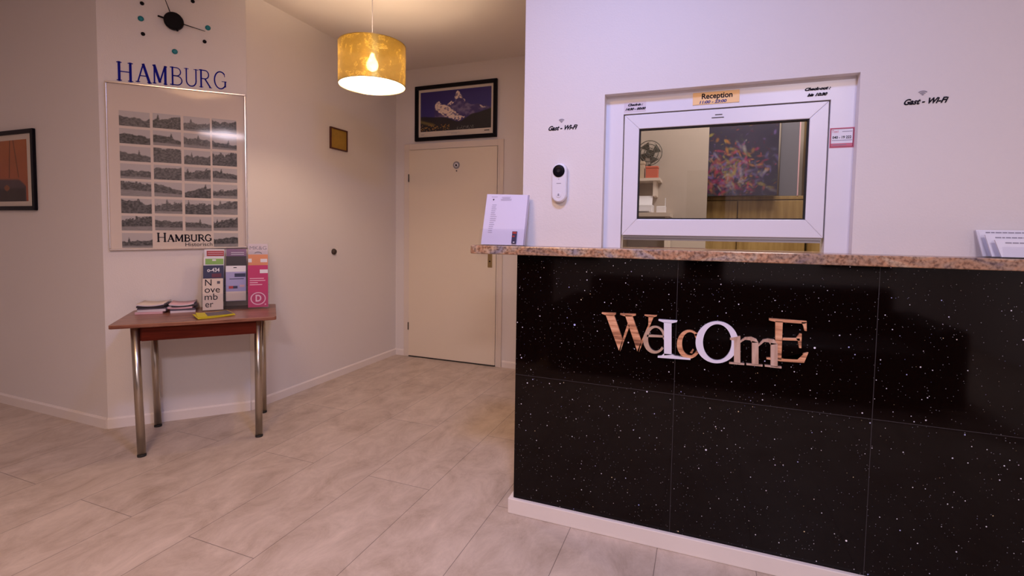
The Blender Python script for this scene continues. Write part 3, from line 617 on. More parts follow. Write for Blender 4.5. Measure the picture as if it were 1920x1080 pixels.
# ------------------------------------------------------------------ slanted wall: clock, name, poster
RS = math.atan2(YP - YL, XW - XP)
def wall_pt(s, z, off=0.0):
    d = Vector((math.cos(RS), math.sin(RS), 0)); n = Vector((math.sin(RS), -math.cos(RS), 0))
    return Vector((XP, YL, 0)) + d * s + n * off + Vector((0, 0, z))
ck = empty('wall_clock', wall_pt(0.376, 2.469), RS); tag(ck, 'faceless wall clock with black hub, thin hands and dot markers above the blue word', 'clock')
bm = B(); lathe(bm, [(0.050, 0), (0.052, -0.012), (0.050, -0.030), (0.044, -0.034)], (0, 0, 0), 36, 'Y'); ob('hub', bm, 'black', ck)
def hand(ang, L, tail, yy, wd):
    d = Vector((math.sin(ang), 0, math.cos(ang))); n = Vector((d.z, 0, -d.x)); bm = B()
    prism(bm, [Vector((0, yy, 0)) + n * wd, Vector((0, yy, 0)) + d * L + n * wd * 0.45, Vector((0, yy, 0)) + d * L - n * wd * 0.45, Vector((0, yy, 0)) - n * wd], (0, 0.0015, 0))
    tb = B(); tube(tb, [Vector((0, yy, 0)), Vector((0, yy, 0)) - d * tail], 0.0055, 8)
    tm = bpy.data.meshes.new('x'); tb.to_mesh(tm); tb.free(); bm.from_mesh(tm); bpy.data.meshes.remove(tm)
    ob('hand', bm, 'black', ck)
hand(math.atan2(0.161, -0.030), 0.166, 0.080, -0.020, 0.0035)
hand(math.atan2(-0.060, 0.175), 0.185, 0.062, -0.026, 0.0030)
for k, teal in ((12, 1), (3, 1), (6, 1), (9, 1), (1, 0), (4, 0), (8, 0), (10, 0)):
    a = 2 * PI * k / 12; rr = 0.176
    dx = {8: -0.157, 10: -0.158, 4: 0.157, 9: -0.166, 1: 0.098}.get(k, rr * math.sin(a)); dz = {8: -0.100, 4: -0.088, 10: 0.078, 1: 0.145, 9: -0.012}.get(k, rr * math.cos(a))
    bm = B(); lathe(bm, [(0.0155 if teal else 0.011, 0), (0.014 if teal else 0.010, -0.006), (0.006, -0.008)], (dx, 0, dz), 22, 'Y'); o = ob('hour_marker', bm, 'teal' if teal else 'black', ck)
    o['label'] = 'teal dot' if teal else 'black dot'
nm = empty('city_name_lettering', wall_pt(0.0, 0.0, 0.0), RS); tag(nm, 'blue painted word HAMBURG in serif capitals on the slanted wall above the poster', 'wall lettering')
bounds = [(0.082, 0.171), (0.176, 0.256), (0.258, 0.340), (0.345, 0.416), (0.417, 0.500), (0.496, 0.566), (0.574, 0.652)]
for i, c in enumerate('HAMBURG'):
    a, b_ = bounds[i]; bm = B()
    strokes(bm, c, 0, 0, 0.108, 0.0125 if i < 3 else 0.009, -0.0015, -0.0003, total=(b_ - a))
    for v_ in bm.verts: v_.co = (v_.co.x + a, v_.co.y, v_.co.z + 2.079 + (a - 0.08) * 0.045)
    bmesh.ops.triangulate(bm, faces=bm.faces[:]); ob('letter', bm, 'blue_ink', nm)

ps = empty('framed_poster', wall_pt(0.394, 1.0825, 0.002), RS); tag(ps, 'large silver-framed poster of small grey city views on the slanted wall', 'framed poster')
PW, PH, TL = 0.722, 0.990, 0.022
def pl(u, v): return Vector((-PW / 2 + u * PW, 0, v * PH + TL * (u - 0.5) * PW + 0.0 + (v * 0)))
def slab(bm, u0, u1, v0, v1, y0, y1):
    prism(bm, [Vector((p.x, y0, p.z)) for p in (pl(u0, v0), pl(u1, v0), pl(u1, v1), pl(u0, v1))], (0, y1 - y0, 0))
bm = B(); slab(bm, 0.004, 0.996, 0.004, 0.996, -0.008, -0.002); ob('poster_sheet', bm, 'poster', ps)
bm = B(); fw_, fh_ = 0.009 / PW, 0.009 / PH
slab(bm, 0, 1, 0, fh_, -0.019, 0); slab(bm, 0, 1, 1 - fh_, 1, -0.019, 0); slab(bm, 0, fw_, fh_, 1 - fh_, -0.019, 0); slab(bm, 1 - fw_, 1, fh_, 1 - fh_, -0.019, 0)
ob('frame', bm, 'chrome', ps, 0.0025)
def cityview(seed):
    rs = random.Random(seed); base = rs.uniform(0.18, 0.55); hgt = rs.uniform(0.35, 0.75); sx = rs.uniform(0.12, 0.88); sp = rs.random() < 0.55
    tree = rs.random() < 0.35; diag = rs.uniform(-0.45, 0.45); dark = rs.uniform(0.012, 0.07); water = rs.random() < 0.5
    def fn(U, V):
        sky = 0.56 - 0.12 * fbm(U * 3, V * 3, seed) + 0.04 * V
        sil = base + hgt * (0.35 + 0.55 * fbm(U * 6 + 3, U * 0, seed + 9, 4)) + diag * (U - 0.5)
        if sp: sil = sil + np.maximum(0, 1 - np.abs(U - sx) / 0.05) * 0.32
        if tree: sil = sil + 0.25 * fbm(U * 22, V * 16, seed + 4, 2)
        t = np.clip((sil - V) * 22, 0, 1)
        bl = dark + 0.30 * np.clip(fbm(U * 18, V * 14, seed + 2, 4) - 0.32, 0, 1)
        g = sky * (1 - t) + bl * t
        if water:
            k = np.clip((base * 0.8 - V + 0.2 * diag * (U - 0.5)) * 16, 0, 1); g = g * (1 - k) + (0.20 + 0.15 * fbm(U * 9, V * 40, seed + 5, 3)) * k
        gg = np.clip(g, 0.02, 0.5); return np.stack([gg * 1.02, gg * 0.93, gg * 0.93], -1)
    return fn
cu = [(0.085, 0.292), (0.312, 0.508), (0.528, 0.722), (0.737, 0.925)]
for r_ in range(8):
    for c_ in range(4):
        if r_ == 7 and c_ in (1, 2): continue
        u0, u1 = cu[c_]; vt = 0.833 - r_ * 0.1045 - (0.004 if c_ > 1 else 0); v0, v1 = vt - 0.086, vt
        if c_ == 0: v0 += 0.0; v1 += 0.0
        a = pl(u0, v0); b_ = pl(u1, v1)
        o = picture('city_view', a.x, b_.x, -0.0086, a.z, b_.z, 46, 30, cityview(100 + r_ * 7 + c_ * 31), ps)
bm = B(); a = pl(0.318, 0.052); strokes(bm, 'HAMBURG', a.x, a.z, 0.041, 0.0085, -0.0093, -0.0084, total=(0.722 - 0.318) * PW, first=1.3, dz=0.02)
bmesh.ops.triangulate(bm, faces=bm.faces[:]); ob('title_lettering', bm, 'ink', ps)
text('subtitle_lettering', 'Historisch', 0.034, 'ink', ps, (pl(0.625, 0).x, -0.0088, pl(0.62, 0.028).z), width=0.145, thick=0.0005, roll=0.02)
bm = B(); slab(bm, fw_, 1 - fw_, fh_, 1 - fh_, -0.0125, -0.0115); ob('glazing', bm, 'picglass', ps)

# ------------------------------------------------------------------ left wall picture
lp = empty('framed_picture', (-4.283, YL - 0.002, 1.313)); tag(lp, 'black-framed orange sunset picture cut by the left edge of the photo', 'framed picture')
W2_ = 0.676
bm = B(); frame4(bm, -W2_ / 2, W2_ / 2, 0, 0.514, 0.027, -0.018, 0); ob('frame', bm, 'black', lp, 0.002)
bm = B(); box(bm, -W2_ / 2 + 0.02, W2_ / 2 - 0.02, -0.008, -0.002, 0.02, 0.494); ob('mount', bm, 'offwhite', lp)
def sunset(U, V):
    c = mixc(srgb(150, 72, 40), srgb(168, 96, 46), V) * (0.62 + 0.25 * fbm(U * 3, V * 3, 5)[..., None])
    for x0, x1 in ((0.64, 0.60), (0.71, 0.81)):
        xx = x0 + (x1 - x0) * (1 - V) / 0.62; k = np.clip(1.5 - np.abs(U - xx) / 0.008, 0, 1) * (V > 0.38); c = mixc(c, srgb(40, 22, 12), k * 0.8)
    rim = 0.40 - 1.2 * np.clip(U - 0.80, 0, 1) ** 1.3 - 0.03 * U
    k = np.clip((rim - V) * 30, 0, 1) * (U < 0.96) * (U > 0.2); c = mixc(c, srgb(58, 42, 48), k)
    k = np.clip((0.21 - V + 0.04 * fbm(U * 8, V * 8, 3)) * 30, 0, 1) * (U < 0.93); c = mixc(c, srgb(28, 8, 8), k)
    k = ((U - 0.54) ** 2 + (V * 0.9 - 0.20) ** 2 * 2 < 0.0035); c = mixc(c, srgb(110, 60, 25), k * 1.0)
    return c * 1.6
picture('print', -W2_ / 2 + 0.070, W2_ / 2 - 0.083, -0.0086, 0.058, 0.452, 110, 80, sunset, lp)
bm = B(); box(bm, -W2_ / 2 + 0.026, W2_ / 2 - 0.026, -0.013, -0.012, 0.026, 0.488); ob('glazing', bm, 'picglass', lp)

# ------------------------------------------------------------------ mountain picture over the door
mp_ = empty('framed_picture', (-2.147, YD - 0.002, 2.062)); tag(mp_, 'black-framed print of a snowy mountain above the cream door', 'framed picture')
a_, h_ = 0.419, 0.508
bm = B(); frame4(bm, -a_, a_, 0, h_, 0.034, -0.026, 0); ob('frame', bm, 'black', mp_, 0.003)
bm = B(); box(bm, -a_ + 0.03, a_ - 0.03, -0.008, -0.002, 0.03, h_ - 0.03); ob('mount', bm, 'offwhite', mp_)
def tri_in(U, V, pts):
    k = np.zeros(U.shape, bool); n = len(pts); j = n - 1
    for i in range(n):
        xi, yi = pts[i]; xj, yj = pts[j]
        k ^= ((yi > V) != (yj > V)) & (U < (xj - xi) * (V - yi) / (yj - yi + 1e-9) + xi); j = i
    return k
def mountain(U, V):
    c = mixc(srgb(58, 52, 140), srgb(46, 28, 118), V); c = c * (0.9 + 0.2 * U[..., None])
    nz = fbm(U * 16, V * 12, 11); n2 = fbm(U * 40, V * 30, 23, 3)
    wob = (fbm(U * 26, V * 22, 31, 3) - 0.5) * 0.035; X, Y_ = U + wob, V + wob
    body = [(0.21, 0.60), (0.24, 0.74), (0.265, 0.755), (0.32, 0.67), (0.39, 0.64), (0.455, 0.75), (0.49, 0.70), (0.505, 0.80), (0.51, 0.93), (0.535, 0.97), (0.57, 0.92), (0.605, 0.82), (0.66, 0.68), (0.72, 0.60), (0.83, 0.60), (0.9, 0.56), (1, 0.5), (1, 0.2), (0.2, 0.2)]
    k = tri_in(X, Y_, body) * 1.0; rock = mixc(srgb(66, 50, 120), srgb(130, 115, 160), np.clip((nz - 0.4) * 3, 0, 1)); c = mixc(c, rock, k)
    lit = [[(0.21, 0.62), (0.235, 0.74), (0.265, 0.755), (0.31, 0.66), (0.39, 0.62), (0.45, 0.52), (0.50, 0.45), (0.56, 0.36), (0.65, 0.31), (0.55, 0.22), (0.45, 0.29), (0.36, 0.34), (0.27, 0.48), (0.23, 0.54)],
           [(0.505, 0.80), (0.51, 0.93), (0.535, 0.97), (0.57, 0.92), (0.605, 0.82), (0.65, 0.68), (0.61, 0.74), (0.56, 0.80), (0.52, 0.76)], [(0.40, 0.66), (0.455, 0.75), (0.48, 0.68), (0.44, 0.62)], [(0.82, 0.60), (0.87, 0.56), (0.93, 0.50), (0.86, 0.50)]]
    for pg in lit:
        k = tri_in(X, Y_, pg) * np.clip(0.45 + (n2 - 0.40) * 5, 0, 1); c = mixc(c, srgb(250, 228, 215), k)
    hill = 0.30 + 0.22 * np.clip(U - 0.62, 0, 1) * 2.0 - 0.30 * np.abs(U - 0.5) * (U < 0.62) * 0 + 0.16 * np.clip(0.45 - U, 0, 1) + 0.05 * nz - 0.10 * np.exp(-((U - 0.55) / 0.10) ** 2)
    k = np.clip((hill - V) * 40, 0, 1); c = mixc(c, srgb(24, 22, 36), k)
    glow = np.clip(1 - np.abs(V - (0.26 - U * 0.55)) / 0.06, 0, 1) * (U < 0.2); c = mixc(c, srgb(140, 120, 60), glow * 0.8)
    rs = np.random.RandomState(8)
    for i in range(90):
        x, y_ = rs.rand() * 0.42, rs.rand() * 0.16; 
        if i > 60: x, y_ = 0.53 + rs.rand() * 0.24, 0.02 + rs.rand() * 0.07
        k = np.clip(1 - np.sqrt(((U - x) * 1.6) ** 2 + (V - y_) ** 2) / 0.013, 0, 1); c = mixc(c, srgb(230, 170, 70) if i <= 60 else srgb(150, 150, 150), k)
    return c
picture('print', -a_ + 0.055, a_ - 0.058, -0.0086, 0.086, h_ - 0.058, 220, 120, mountain, mp_)
bm = B()
for x0, x1, z in ((-0.085, 0.05, 0.064), (-0.04, 0.02, 0.055), (-0.36, -0.32, 0.063), (-0.355, -0.33, 0.054)): bm = B(); box(bm, x0, x1, -0.0088, -0.008, z, z + 0.0022); ob('caption_line', bm, 'grey_ink', mp_)
bm = B(); box(bm, 0.295, 0.345, -0.0088, -0.008, 0.062, 0.069); ob('signature_mark', bm, 'ink', mp_)
bm = B(); box(bm, -a_ + 0.033, a_ - 0.033, -0.013, -0.012, 0.033, h_ - 0.033); ob('glazing', bm, 'picglass', mp_)

# ------------------------------------------------------------------ plaque and door stop on the passage wall
pq = empty('gold_plaque', (XW + 0.001, 3.248, 1.865), PI / 2); tag(pq, 'small square gold plaque in a dark red frame on the passage wall', 'plaque')
bm = B(); frame4(bm, -0.100, 0.100, 0, 0.172, 0.010, -0.016, 0); ob('frame', bm, 'mahogany', pq, 0.0015)
bm = B(); box(bm, -0.092, 0.092, -0.008, -0.001, 0.008, 0.164); ob('gold_panel', bm, 'gold_plate', pq)
bm = B(); lathe(bm, [(0.024, 0), (0.024, 0.008), (0.019, 0.018), (0.008, 0.024)], (0, 0, 0), 24, 'X'); o = ob('door_stop', bm, 'hinge'); o.location = (XW + 0.0005, 3.190, 1.04)
tag(o, 'round dark door stop fixed on the passage wall left of the door', 'door stop')

# ------------------------------------------------------------------ pendant lamp
LX, LY, LZ0, LZ1, LR = -1.912, 2.531, 2.098, 2.340, 0.199
la = empty('pendant_lamp', (LX, LY, ZC)); tag(la, 'gold foil drum pendant lamp, lit, hanging in front of the passage', 'pendant lamp')
def lz(z): return z - ZC
bm = B(); lathe(bm, [(0.045, lz(ZC)), (0.045, lz(ZC - 0.02)), (0.03, lz(ZC - 0.03)), (0.004, lz(ZC - 0.033))], seg=28); ob('ceiling_rose', bm, 'pvc', la)
bm = B(); tube(bm, [(0, 0, lz(ZC - 0.03)), (0, 0, lz(LZ1 + 0.02))], 0.0028, 8); ob('cord', bm, 'pvc', la)
def shell(r, mi, name, mt, flip=False):
    bm = B(); n = 72; rows = [lz(LZ0), lz((LZ0 + LZ1) / 2), lz(LZ1)]; rr = [[bm.verts.new((r * math.cos(2 * PI * i / n), r * math.sin(2 * PI * i / n), z)) for i in range(n)] for z in rows]
    for a, b_ in zip(rr, rr[1:]):
        for i in range(n): bm.faces.new((a[i], a[(i + 1) % n], b_[(i + 1) % n], b_[i])).smooth = True
    return ob(name, bm, mt, la)
sg = shell(LR, 0, 'shade', 'shade_gold'); shell(LR - 0.0015, 0, 'shade_lining', 'shade_white')
bm = B()
for z in (LZ0, LZ1):
    n = 72; pr_ = [(LR - 0.003, -0.0015), (LR + 0.0015, -0.0015), (LR + 0.0015, 0.0018), (LR - 0.003, 0.0018), (LR - 0.003, -0.0015)]
    bm = B(); lathe(bm, [(r_, lz(z) + h2) for r_, h2 in pr_], seg=n, cap=False); ob('shade_rim', bm, 'brass', la)
bm = B()
for k in range(3):
    a = 2 * PI * k / 3 + 0.4; tube(bm, [(0.02 * math.cos(a), 0.02 * math.sin(a), lz(LZ1 - 0.015)), ((LR - 0.003) * math.cos(a), (LR - 0.003) * math.sin(a), lz(LZ1 - 0.004))], 0.0018, 6)
lathe(bm, [(0.022, lz(LZ1 - 0.018)), (0.022, lz(LZ1 - 0.012))], seg=20)
ob('spider', bm, 'pvc', la)
bm = B(); lathe(bm, [(0.012, lz(LZ1 + 0.025)), (0.018, lz(LZ1 + 0.01)), (0.018, lz(LZ1 - 0.045)), (0.015, lz(LZ1 - 0.05))], seg=20); ob('socket', bm, 'pvc', la)
bz = 2.235
bm = B(); lathe(bm, [(0.013, lz(bz + 0.055)), (0.017, lz(bz + 0.035)), (0.032, lz(bz + 0.010)), (0.036, lz(bz - 0.012)), (0.030, lz(bz - 0.034)), (0.015, lz(bz - 0.046)), (0.001, lz(bz - 0.049))], seg=24); ob('bulb', bm, 'bulb', la)

# ------------------------------------------------------------------ side table
tb = empty('side_table', wall_pt(0, 0, 0), RS); tag(tb, 'small folding table with reddish wood top on steel legs before the slanted wall', 'table')
TZ = 0.712
bm = B(); c0 = 0.02
def rrect(x0, x1, y0, y1, r_, z, n=4):
    out = []
    for cx, cy, a0 in ((x1 - r_, y1 - r_, 0), (x0 + r_, y1 - r_, 90), (x0 + r_, y0 + r_, 180), (x1 - r_, y0 + r_, 270)):
        out += [Vector((cx + r_ * math.cos(math.radians(a0 + 90 * i / n)), cy + r_ * math.sin(math.radians(a0 + 90 * i / n)), z)) for i in range(n + 1)]
    return out
prism(bm, rrect(0.143, 0.918, -0.550, -0.010, 0.018, TZ - 0.020), (0, 0, 0.020)); ob('tabletop', bm, 'tablewood', tb, 0.003)
bm = B(); box(bm, 0.5225, 0.5235, -0.5505, -0.0095, TZ - 0.021, TZ + 0.0003); ob('leaf_joint', bm, 'mahogany', tb)
bm = B(); box(bm, 0.275, 0.825, -0.512, -0.494, TZ - 0.098, TZ - 0.0205); box(bm, 0.275, 0.825, -0.100, -0.085, TZ - 0.098, TZ - 0.0205)
box(bm, 0.262, 0.276, -0.50, -0.09, TZ - 0.098, TZ - 0.0205); box(bm, 0.824, 0.838, -0.50, -0.09, TZ - 0.098, TZ - 0.0205); ob('apron', bm, 'apron', tb)
for (x, y, xt, yt) in ((0.266, -0.522, 0.247, -0.510), (0.820, -0.492, 0.822, -0.495), (0.262, -0.079, 0.250, -0.085), (0.838, -0.079, 0.838, -0.083)):
    bm = B(); tube(bm, [(x, y, 0.012), (xt, yt, TZ - 0.0205)], 0.0195, 24); lg = ob('leg', bm, 'steel', tb)
    bm = B(); lathe(bm, [(0.0205, 0.0), (0.0205, 0.012)], (x, y, 0), 24); ob('foot_cap', bm, 'rubber', lg)

# booklets in two loose stacks
def booklet(cx, cy, z, w_, d_, t, rot, mts, curl, label, grp):
    r = empty('booklet', wall_pt(0, 0, 0) + Vector((0, 0, 0)), RS); tag(r, label, 'booklet', grp)
    bm = B(); n = 8; c_, s_ = math.cos(rot), math.sin(rot)
    def pos(i, j, top):
        x = -w_ / 2 + w_ * i / n; y = -d_ / 2 + d_ * j
        zz = z + curl * (abs(x) / (w_ / 2)) ** 2.2 + (t if top else 0)
        return (cx + x * c_ - y * s_, cy + x * s_ + y * c_, zz)
    V = {(i, j, k): bm.verts.new(pos(i, j, k)) for i in range(n + 1) for j in (0, 1) for k in (0, 1)}
    for i in range(n):
        for k, mi in ((0, 0), (1, 1)):
            f = bm.faces.new((V[i, 0, k], V[i + 1, 0, k], V[i + 1, 1, k], V[i, 1, k])); f.material_index = mi; f.smooth = True
        for j in (0, 1): bm.faces.new((V[i, j, 0], V[i + 1, j, 0], V[i + 1, j, 1], V[i, j, 1]))
    for i in (0, n): bm.faces.new((V[i, 0, 0], V[i, 1, 0], V[i, 1, 1], V[i, 0, 1]))
    return ob('pages', bm, [mts[0], mts[1]], r)
ordw = ['bottom', 'second from the bottom', 'middle', 'second from the top', 'top']
z = TZ + 0.0003
for k, (t, mts, curl) in enumerate(((0.013, ('pinkpaper', 'magwhite'), 0), (0.013, ('magwhite', 'magwhite'), 0), (0.007, ('slate', 'darkph'), 0.001), (0.010, ('darkph', 'slate'), 0.003), (0.006, ('magwhite', 'cream'), 0.008))):
    booklet(0.265 + (0.004 if k % 2 else -0.003), -0.112, z, 0.135, 0.19, t, math.radians(-6 + 4 * (k % 3)), mts, curl, 'booklet with %s cover, %s of the left stack on the side table' % ('dark' if k in (2, 3) else 'pale', ordw[k]), 'booklets in the left stack'); z += t + 0.0004 + (0.0 if k < 3 else 0.0)
z = TZ + 0.0003
for k, (t, mts, curl) in enumerate(((0.012, ('magwhite', 'lilac'), 0), (0.009, ('slate', 'slate'), 0.001), (0.010, ('pinkpaper', 'magwhite'), 0.003), (0.007, ('darkph', 'slate'), 0.005), (0.006, ('magwhite', 'pinkpaper'), 0.008))):
    booklet(0.412 + (0.004 if k % 2 else -0.002), -0.120, z, 0.125, 0.175, t, math.radians(6 - 5 * (k % 3)), mts, curl, 'booklet with %s cover, %s of the right stack on the side table' % ('dark' if k in (1, 3) else 'pale', ordw[k]), 'booklets in the right stack'); z += t + 0.0004

# yellow folded leaflets
lf = empty('leaflet', wall_pt(0, 0, 0), RS); tag(lf, 'bright yellow folded leaflet lying underneath on the table front', 'leaflet')
def sheet(bm, pts, z, t, lift=(0, 0, 0, 0), n=6, mi=0):
    A, Bp, Cp, D = pts; V = []
    for i in range(n + 1):
        u = i / n
        for (p, q, l0, l1) in ((A, Bp, lift[0], lift[1]), (D, Cp, lift[3], lift[2])):
            x = p[0] * (1 - u) + q[0] * u; y = p[1] * (1 - u) + q[1] * u; zz = z + l0 * (1 - u) ** 3 + l1 * u ** 3
            V.append((bm.verts.new((x, y, zz)), bm.verts.new((x, y, zz + t))))
    for i in range(n):
        a, b_, c_, d = V[2 * i], V[2 * i + 2], V[2 * i + 3], V[2 * i + 1]
        for k in (0, 1): bm.faces.new((a[k], b_[k], c_[k], d[k])).material_index = mi
        bm.faces.new((a[0], b_[0], b_[1], a[1])); bm.faces.new((d[0], c_[0], c_[1], d[1]))
    bm.faces.new((V[0][0], V[1][0], V[1][1], V[0][1])); bm.faces.new((V[-2][0], V[-1][0], V[-1][1], V[-2][1]))
bm = B(); sheet(bm, [(0.530, -0.515), (0.705, -0.432), (0.655, -0.330), (0.490, -0.400)], TZ + 0.0004, 0.003, (0.002, 0.004, 0.004, 0.012)); ob('folded_sheet', bm, 'yellow', lf)
l2 = empty('leaflet', wall_pt(0, 0, 0), RS); tag(l2, 'yellow leaflet with dark slate cover lying on top of the plain yellow one', 'leaflet')
bm = B(); sheet(bm, [(0.525, -0.485), (0.700, -0.420), (0.650, -0.290), (0.500, -0.360)], TZ + 0.0052, 0.003, (0.002, 0.002, 0.008, 0.010)); ob('folded_sheet', bm, 'yellow', l2)
bm = B(); sheet(bm, [(0.570, -0.462), (0.694, -0.416), (0.648, -0.300), (0.545, -0.345)], TZ + 0.0088, 0.0008, (0.0, 0.002, 0.007, 0.003)); ob('cover_print', bm, 'slate', l2)

# acrylic brochure rack and its brochures
rk = empty('brochure_rack', wall_pt(0, 0, 0), RS); tag(rk, 'clear acrylic three-column brochure rack on the side table', 'brochure rack')
RX = [0.512, 0.632, 0.755, 0.880]; RY = [-0.205, -0.172, -0.139, -0.106]; LN = 0.12
bm = B(); box(bm, RX[0], RX[3], RY[0] - 0.004, -0.045, TZ + 0.0003, TZ + 0.004); ob('base_plate', bm, 'acrylic', rk)
for k in range(4):
    zb = TZ + 0.004 + 0.045 * k
    bm = B(); box(bm, RX[0], RX[3], RY[k] - 0.002 - 0.0, RY[k] - 0.0005, zb, zb + 0.10, lean=LN); ob('pocket_front', bm, 'acrylic', rk)
bm = B(); box(bm, RX[0], RX[3], RY[3] + 0.033, RY[3] + 0.035, TZ + 0.004, TZ + 0.36, lean=0.02); ob('back_panel', bm, 'acrylic', rk)
for x in RX:
    bm = B(); prism(bm, [Vector((x - 0.001, a, b_)) for a, b_ in ((RY[0], TZ + 0.004), (RY[0] + 0.022, TZ + 0.20), (-0.10, TZ + 0.35), (-0.068, TZ + 0.35), (-0.068, TZ + 0.004))], (0.002, 0, 0)); ob('divider', bm, 'acrylic', rk)
def brochure(col, tier, z0, z1, mt, label, x0=0.006, x1=0.006, t=0.007):
    r = empty('brochure', wall_pt(0, 0, 0), RS); tag(r, label, 'brochure')
    a, b_ = RX[col] + x0, RX[col + 1] - x1; y0 = RY[tier] + 0.003 + (z0 - TZ - 0.004) * LN
    bm = B(); box(bm, a, b_, y0, y0 + t, z0, z1, lean=LN); ob('cover', bm, mt, r)
    def face(z, off=0.0008): return y0 + (z - z0) * LN - off
    def patch(name, xa, xb, za, zb, m_, off=0.0006):
        bm = B(); prism(bm, [Vector((x, face(z_, 0.0), z_)) for x, z_ in ((xa, za), (xb, za), (xb, zb), (xa, zb))], (0, -off, 0)); return ob(name, bm, m_, r)
    return r, a, b_, face, patch
zt = TZ + 0.006
r, a, b_, face, patch = brochure(0, 0, zt, 0.908, 'cream', 'cream November programme at the front left of the rack')
cx = (a + b_) / 2
for tx, xx, zz, wd in (('N', -0.024, 0.882, 0.034), ('ove', -0.003, 0.840, 0.080), ('mb', -0.010, 0.796, 0.068), ('er', -0.020, 0.752, 0.042)):
    text('lettering', tx, 0.056, 'ink', r, (cx + xx, face(zz), zz), width=wd, thick=0.0005, lean=LN)
patch('small_mark', cx + 0.022, cx + 0.038, 0.876, 0.892, 'slate')
r, a, b_, face, patch = brochure(0, 1, zt + 0.045, 0.986, 'navy', 'navy brochure numbered in white, second row of the left rack column')
text('lettering', 'o-434', 0.034, 'paper', r, ((a + b_) / 2, face(0.957), 0.957), width=0.066, thick=0.0005, lean=LN, bold=0.0008)
patch('maroon_field', a + 0.045, b_ - 0.012, 0.912, 0.936, 'maroon')
r, a, b_, face, patch = brochure(0, 2, zt + 0.09, 1.034, 'paper', 'green and white brochure, third row of the left rack column')
patch('green_field', a + 0.008, b_ - 0.003, 0.990, 1.026, 'green'); patch('white_mark', a + 0.045, a + 0.065, 1.012, 1.022, 'paper', 0.0010)
r, a, b_, face, patch = brochure(0, 3, zt + 0.135, 1.083, 'paper', 'red and white brochure in the top row of the left rack column')
patch('red_field', a + 0.012, b_ - 0.002, 1.040, 1.074, 'red')
for zz in (1.062, 1.050): patch('white_line', a + 0.018, b_ - 0.006, zz, zz + 0.003, 'pinktext', 0.0010)
r, a, b_, face, patch = brochure(1, 1, zt + 0.045, 0.982, 'lilac', 'pale blue and white card pack in front of the middle rack column')
patch('white_header', a, b_, 0.944, 0.982, 'paper'); patch('hang_hole', a + 0.042, a + 0.060, 0.968, 0.973, 'ink', 0.0010)
patch('navy_label', a + 0.048, b_ - 0.002, 0.912, 0.934, 'navy'); patch('blue_line', a + 0.02, b_ - 0.012, 0.898, 0.902, 'navy')
patch('red_badge', a + 0.016, a + 0.040, 0.840, 0.856, 'red'); patch('blue_badge', a + 0.040, a + 0.064, 0.840, 0.856, 'navy'); patch('orange_field', a, b_, 0.765, 0.822, 'cream')
patch('pink_mark', a + 0.075, b_ - 0.008, 0.848, 0.862, 'pinkpaper')
r, a, b_, face, patch = brochure(1, 2, zt + 0.09, 1.040, 'darkph', 'dark photo brochure, second row from the top in the middle rack column')
r, a, b_, face, patch = brochure(1, 3, zt + 0.135, 1.085, 'purple', 'violet brochure in the top row of the middle rack column')
for zz in (1.060, 1.048): patch('white_line', a + 0.025, b_ - 0.012, zz, zz + 0.004, 'paper')
r, a, b_, face, patch = brochure(2, 0, zt + 0.004, 0.985, 'magenta', 'magenta brochure with a circled letter D at the right of the rack', t=0.010)
cx = (a + b_) / 2
text('emblem_letter', 'D', 0.058, 'pinktext', r, (cx + 0.001, face(0.776), 0.776), width=0.033, thick=0.0005, lean=LN, bold=0.0018)
bm = B(); n = 36
for i in range(n):
    t0, t1 = 2 * PI * i / n, 2 * PI * (i + 1) / n; q = []
    for rr, tt in ((0.037, t0), (0.043, t0), (0.043, t1), (0.037, t1)):
        zz = 0.776 + rr * 0.92 * math.sin(tt); q.append(Vector((cx + rr * math.cos(tt), face(zz, 0.0), zz)))
    prism(bm, q, (0, -0.0007, 0))
ob('emblem_ring', bm, 'pinktext', r)
for k, wd in enumerate((0.080, 0.088, 0.045, 0.070)): patch('text_line', a + 0.010, a + 0.010 + wd, 0.900 - k * 0.013, 0.9045 - k * 0.013, 'pinktext')
patch('white_label', b_ - 0.046, b_, 0.935, 0.958, 'paper'); patch('registered_mark', b_ - 0.020, b_ - 0.012, 0.735, 0.742, 'pinktext')
r, a, b_, face, patch = brochure(2, 2, zt + 0.09, 1.050, 'orange', 'orange photo brochure behind the magenta one in the rack')
patch('pale_label', a + 0.07, b_ - 0.004, 1.000, 1.022, 'paper'); patch('pale_label', a, a + 0.02, 1.000, 1.024, 'paper')
r, a, b_, face, patch = brochure(2, 3, zt + 0.135, 1.118, 'magwhite', 'white museum brochure in the top row of the right rack column')
text('lettering', 'MK&G', 0.034, 'grey_ink', r, ((a + b_) / 2, face(1.090), 1.090), width=0.098, thick=0.0005, lean=LN)
bm = B(); tube(bm, [((a + b_) / 2 + 0.02 * math.cos(t), face(1.055, 0.001), 1.055 + 0.010 * math.sin(t)) for t in [PI * i / 8 for i in range(9)]], 0.0012, 5); ob('curve_mark', bm, 'ink', r)

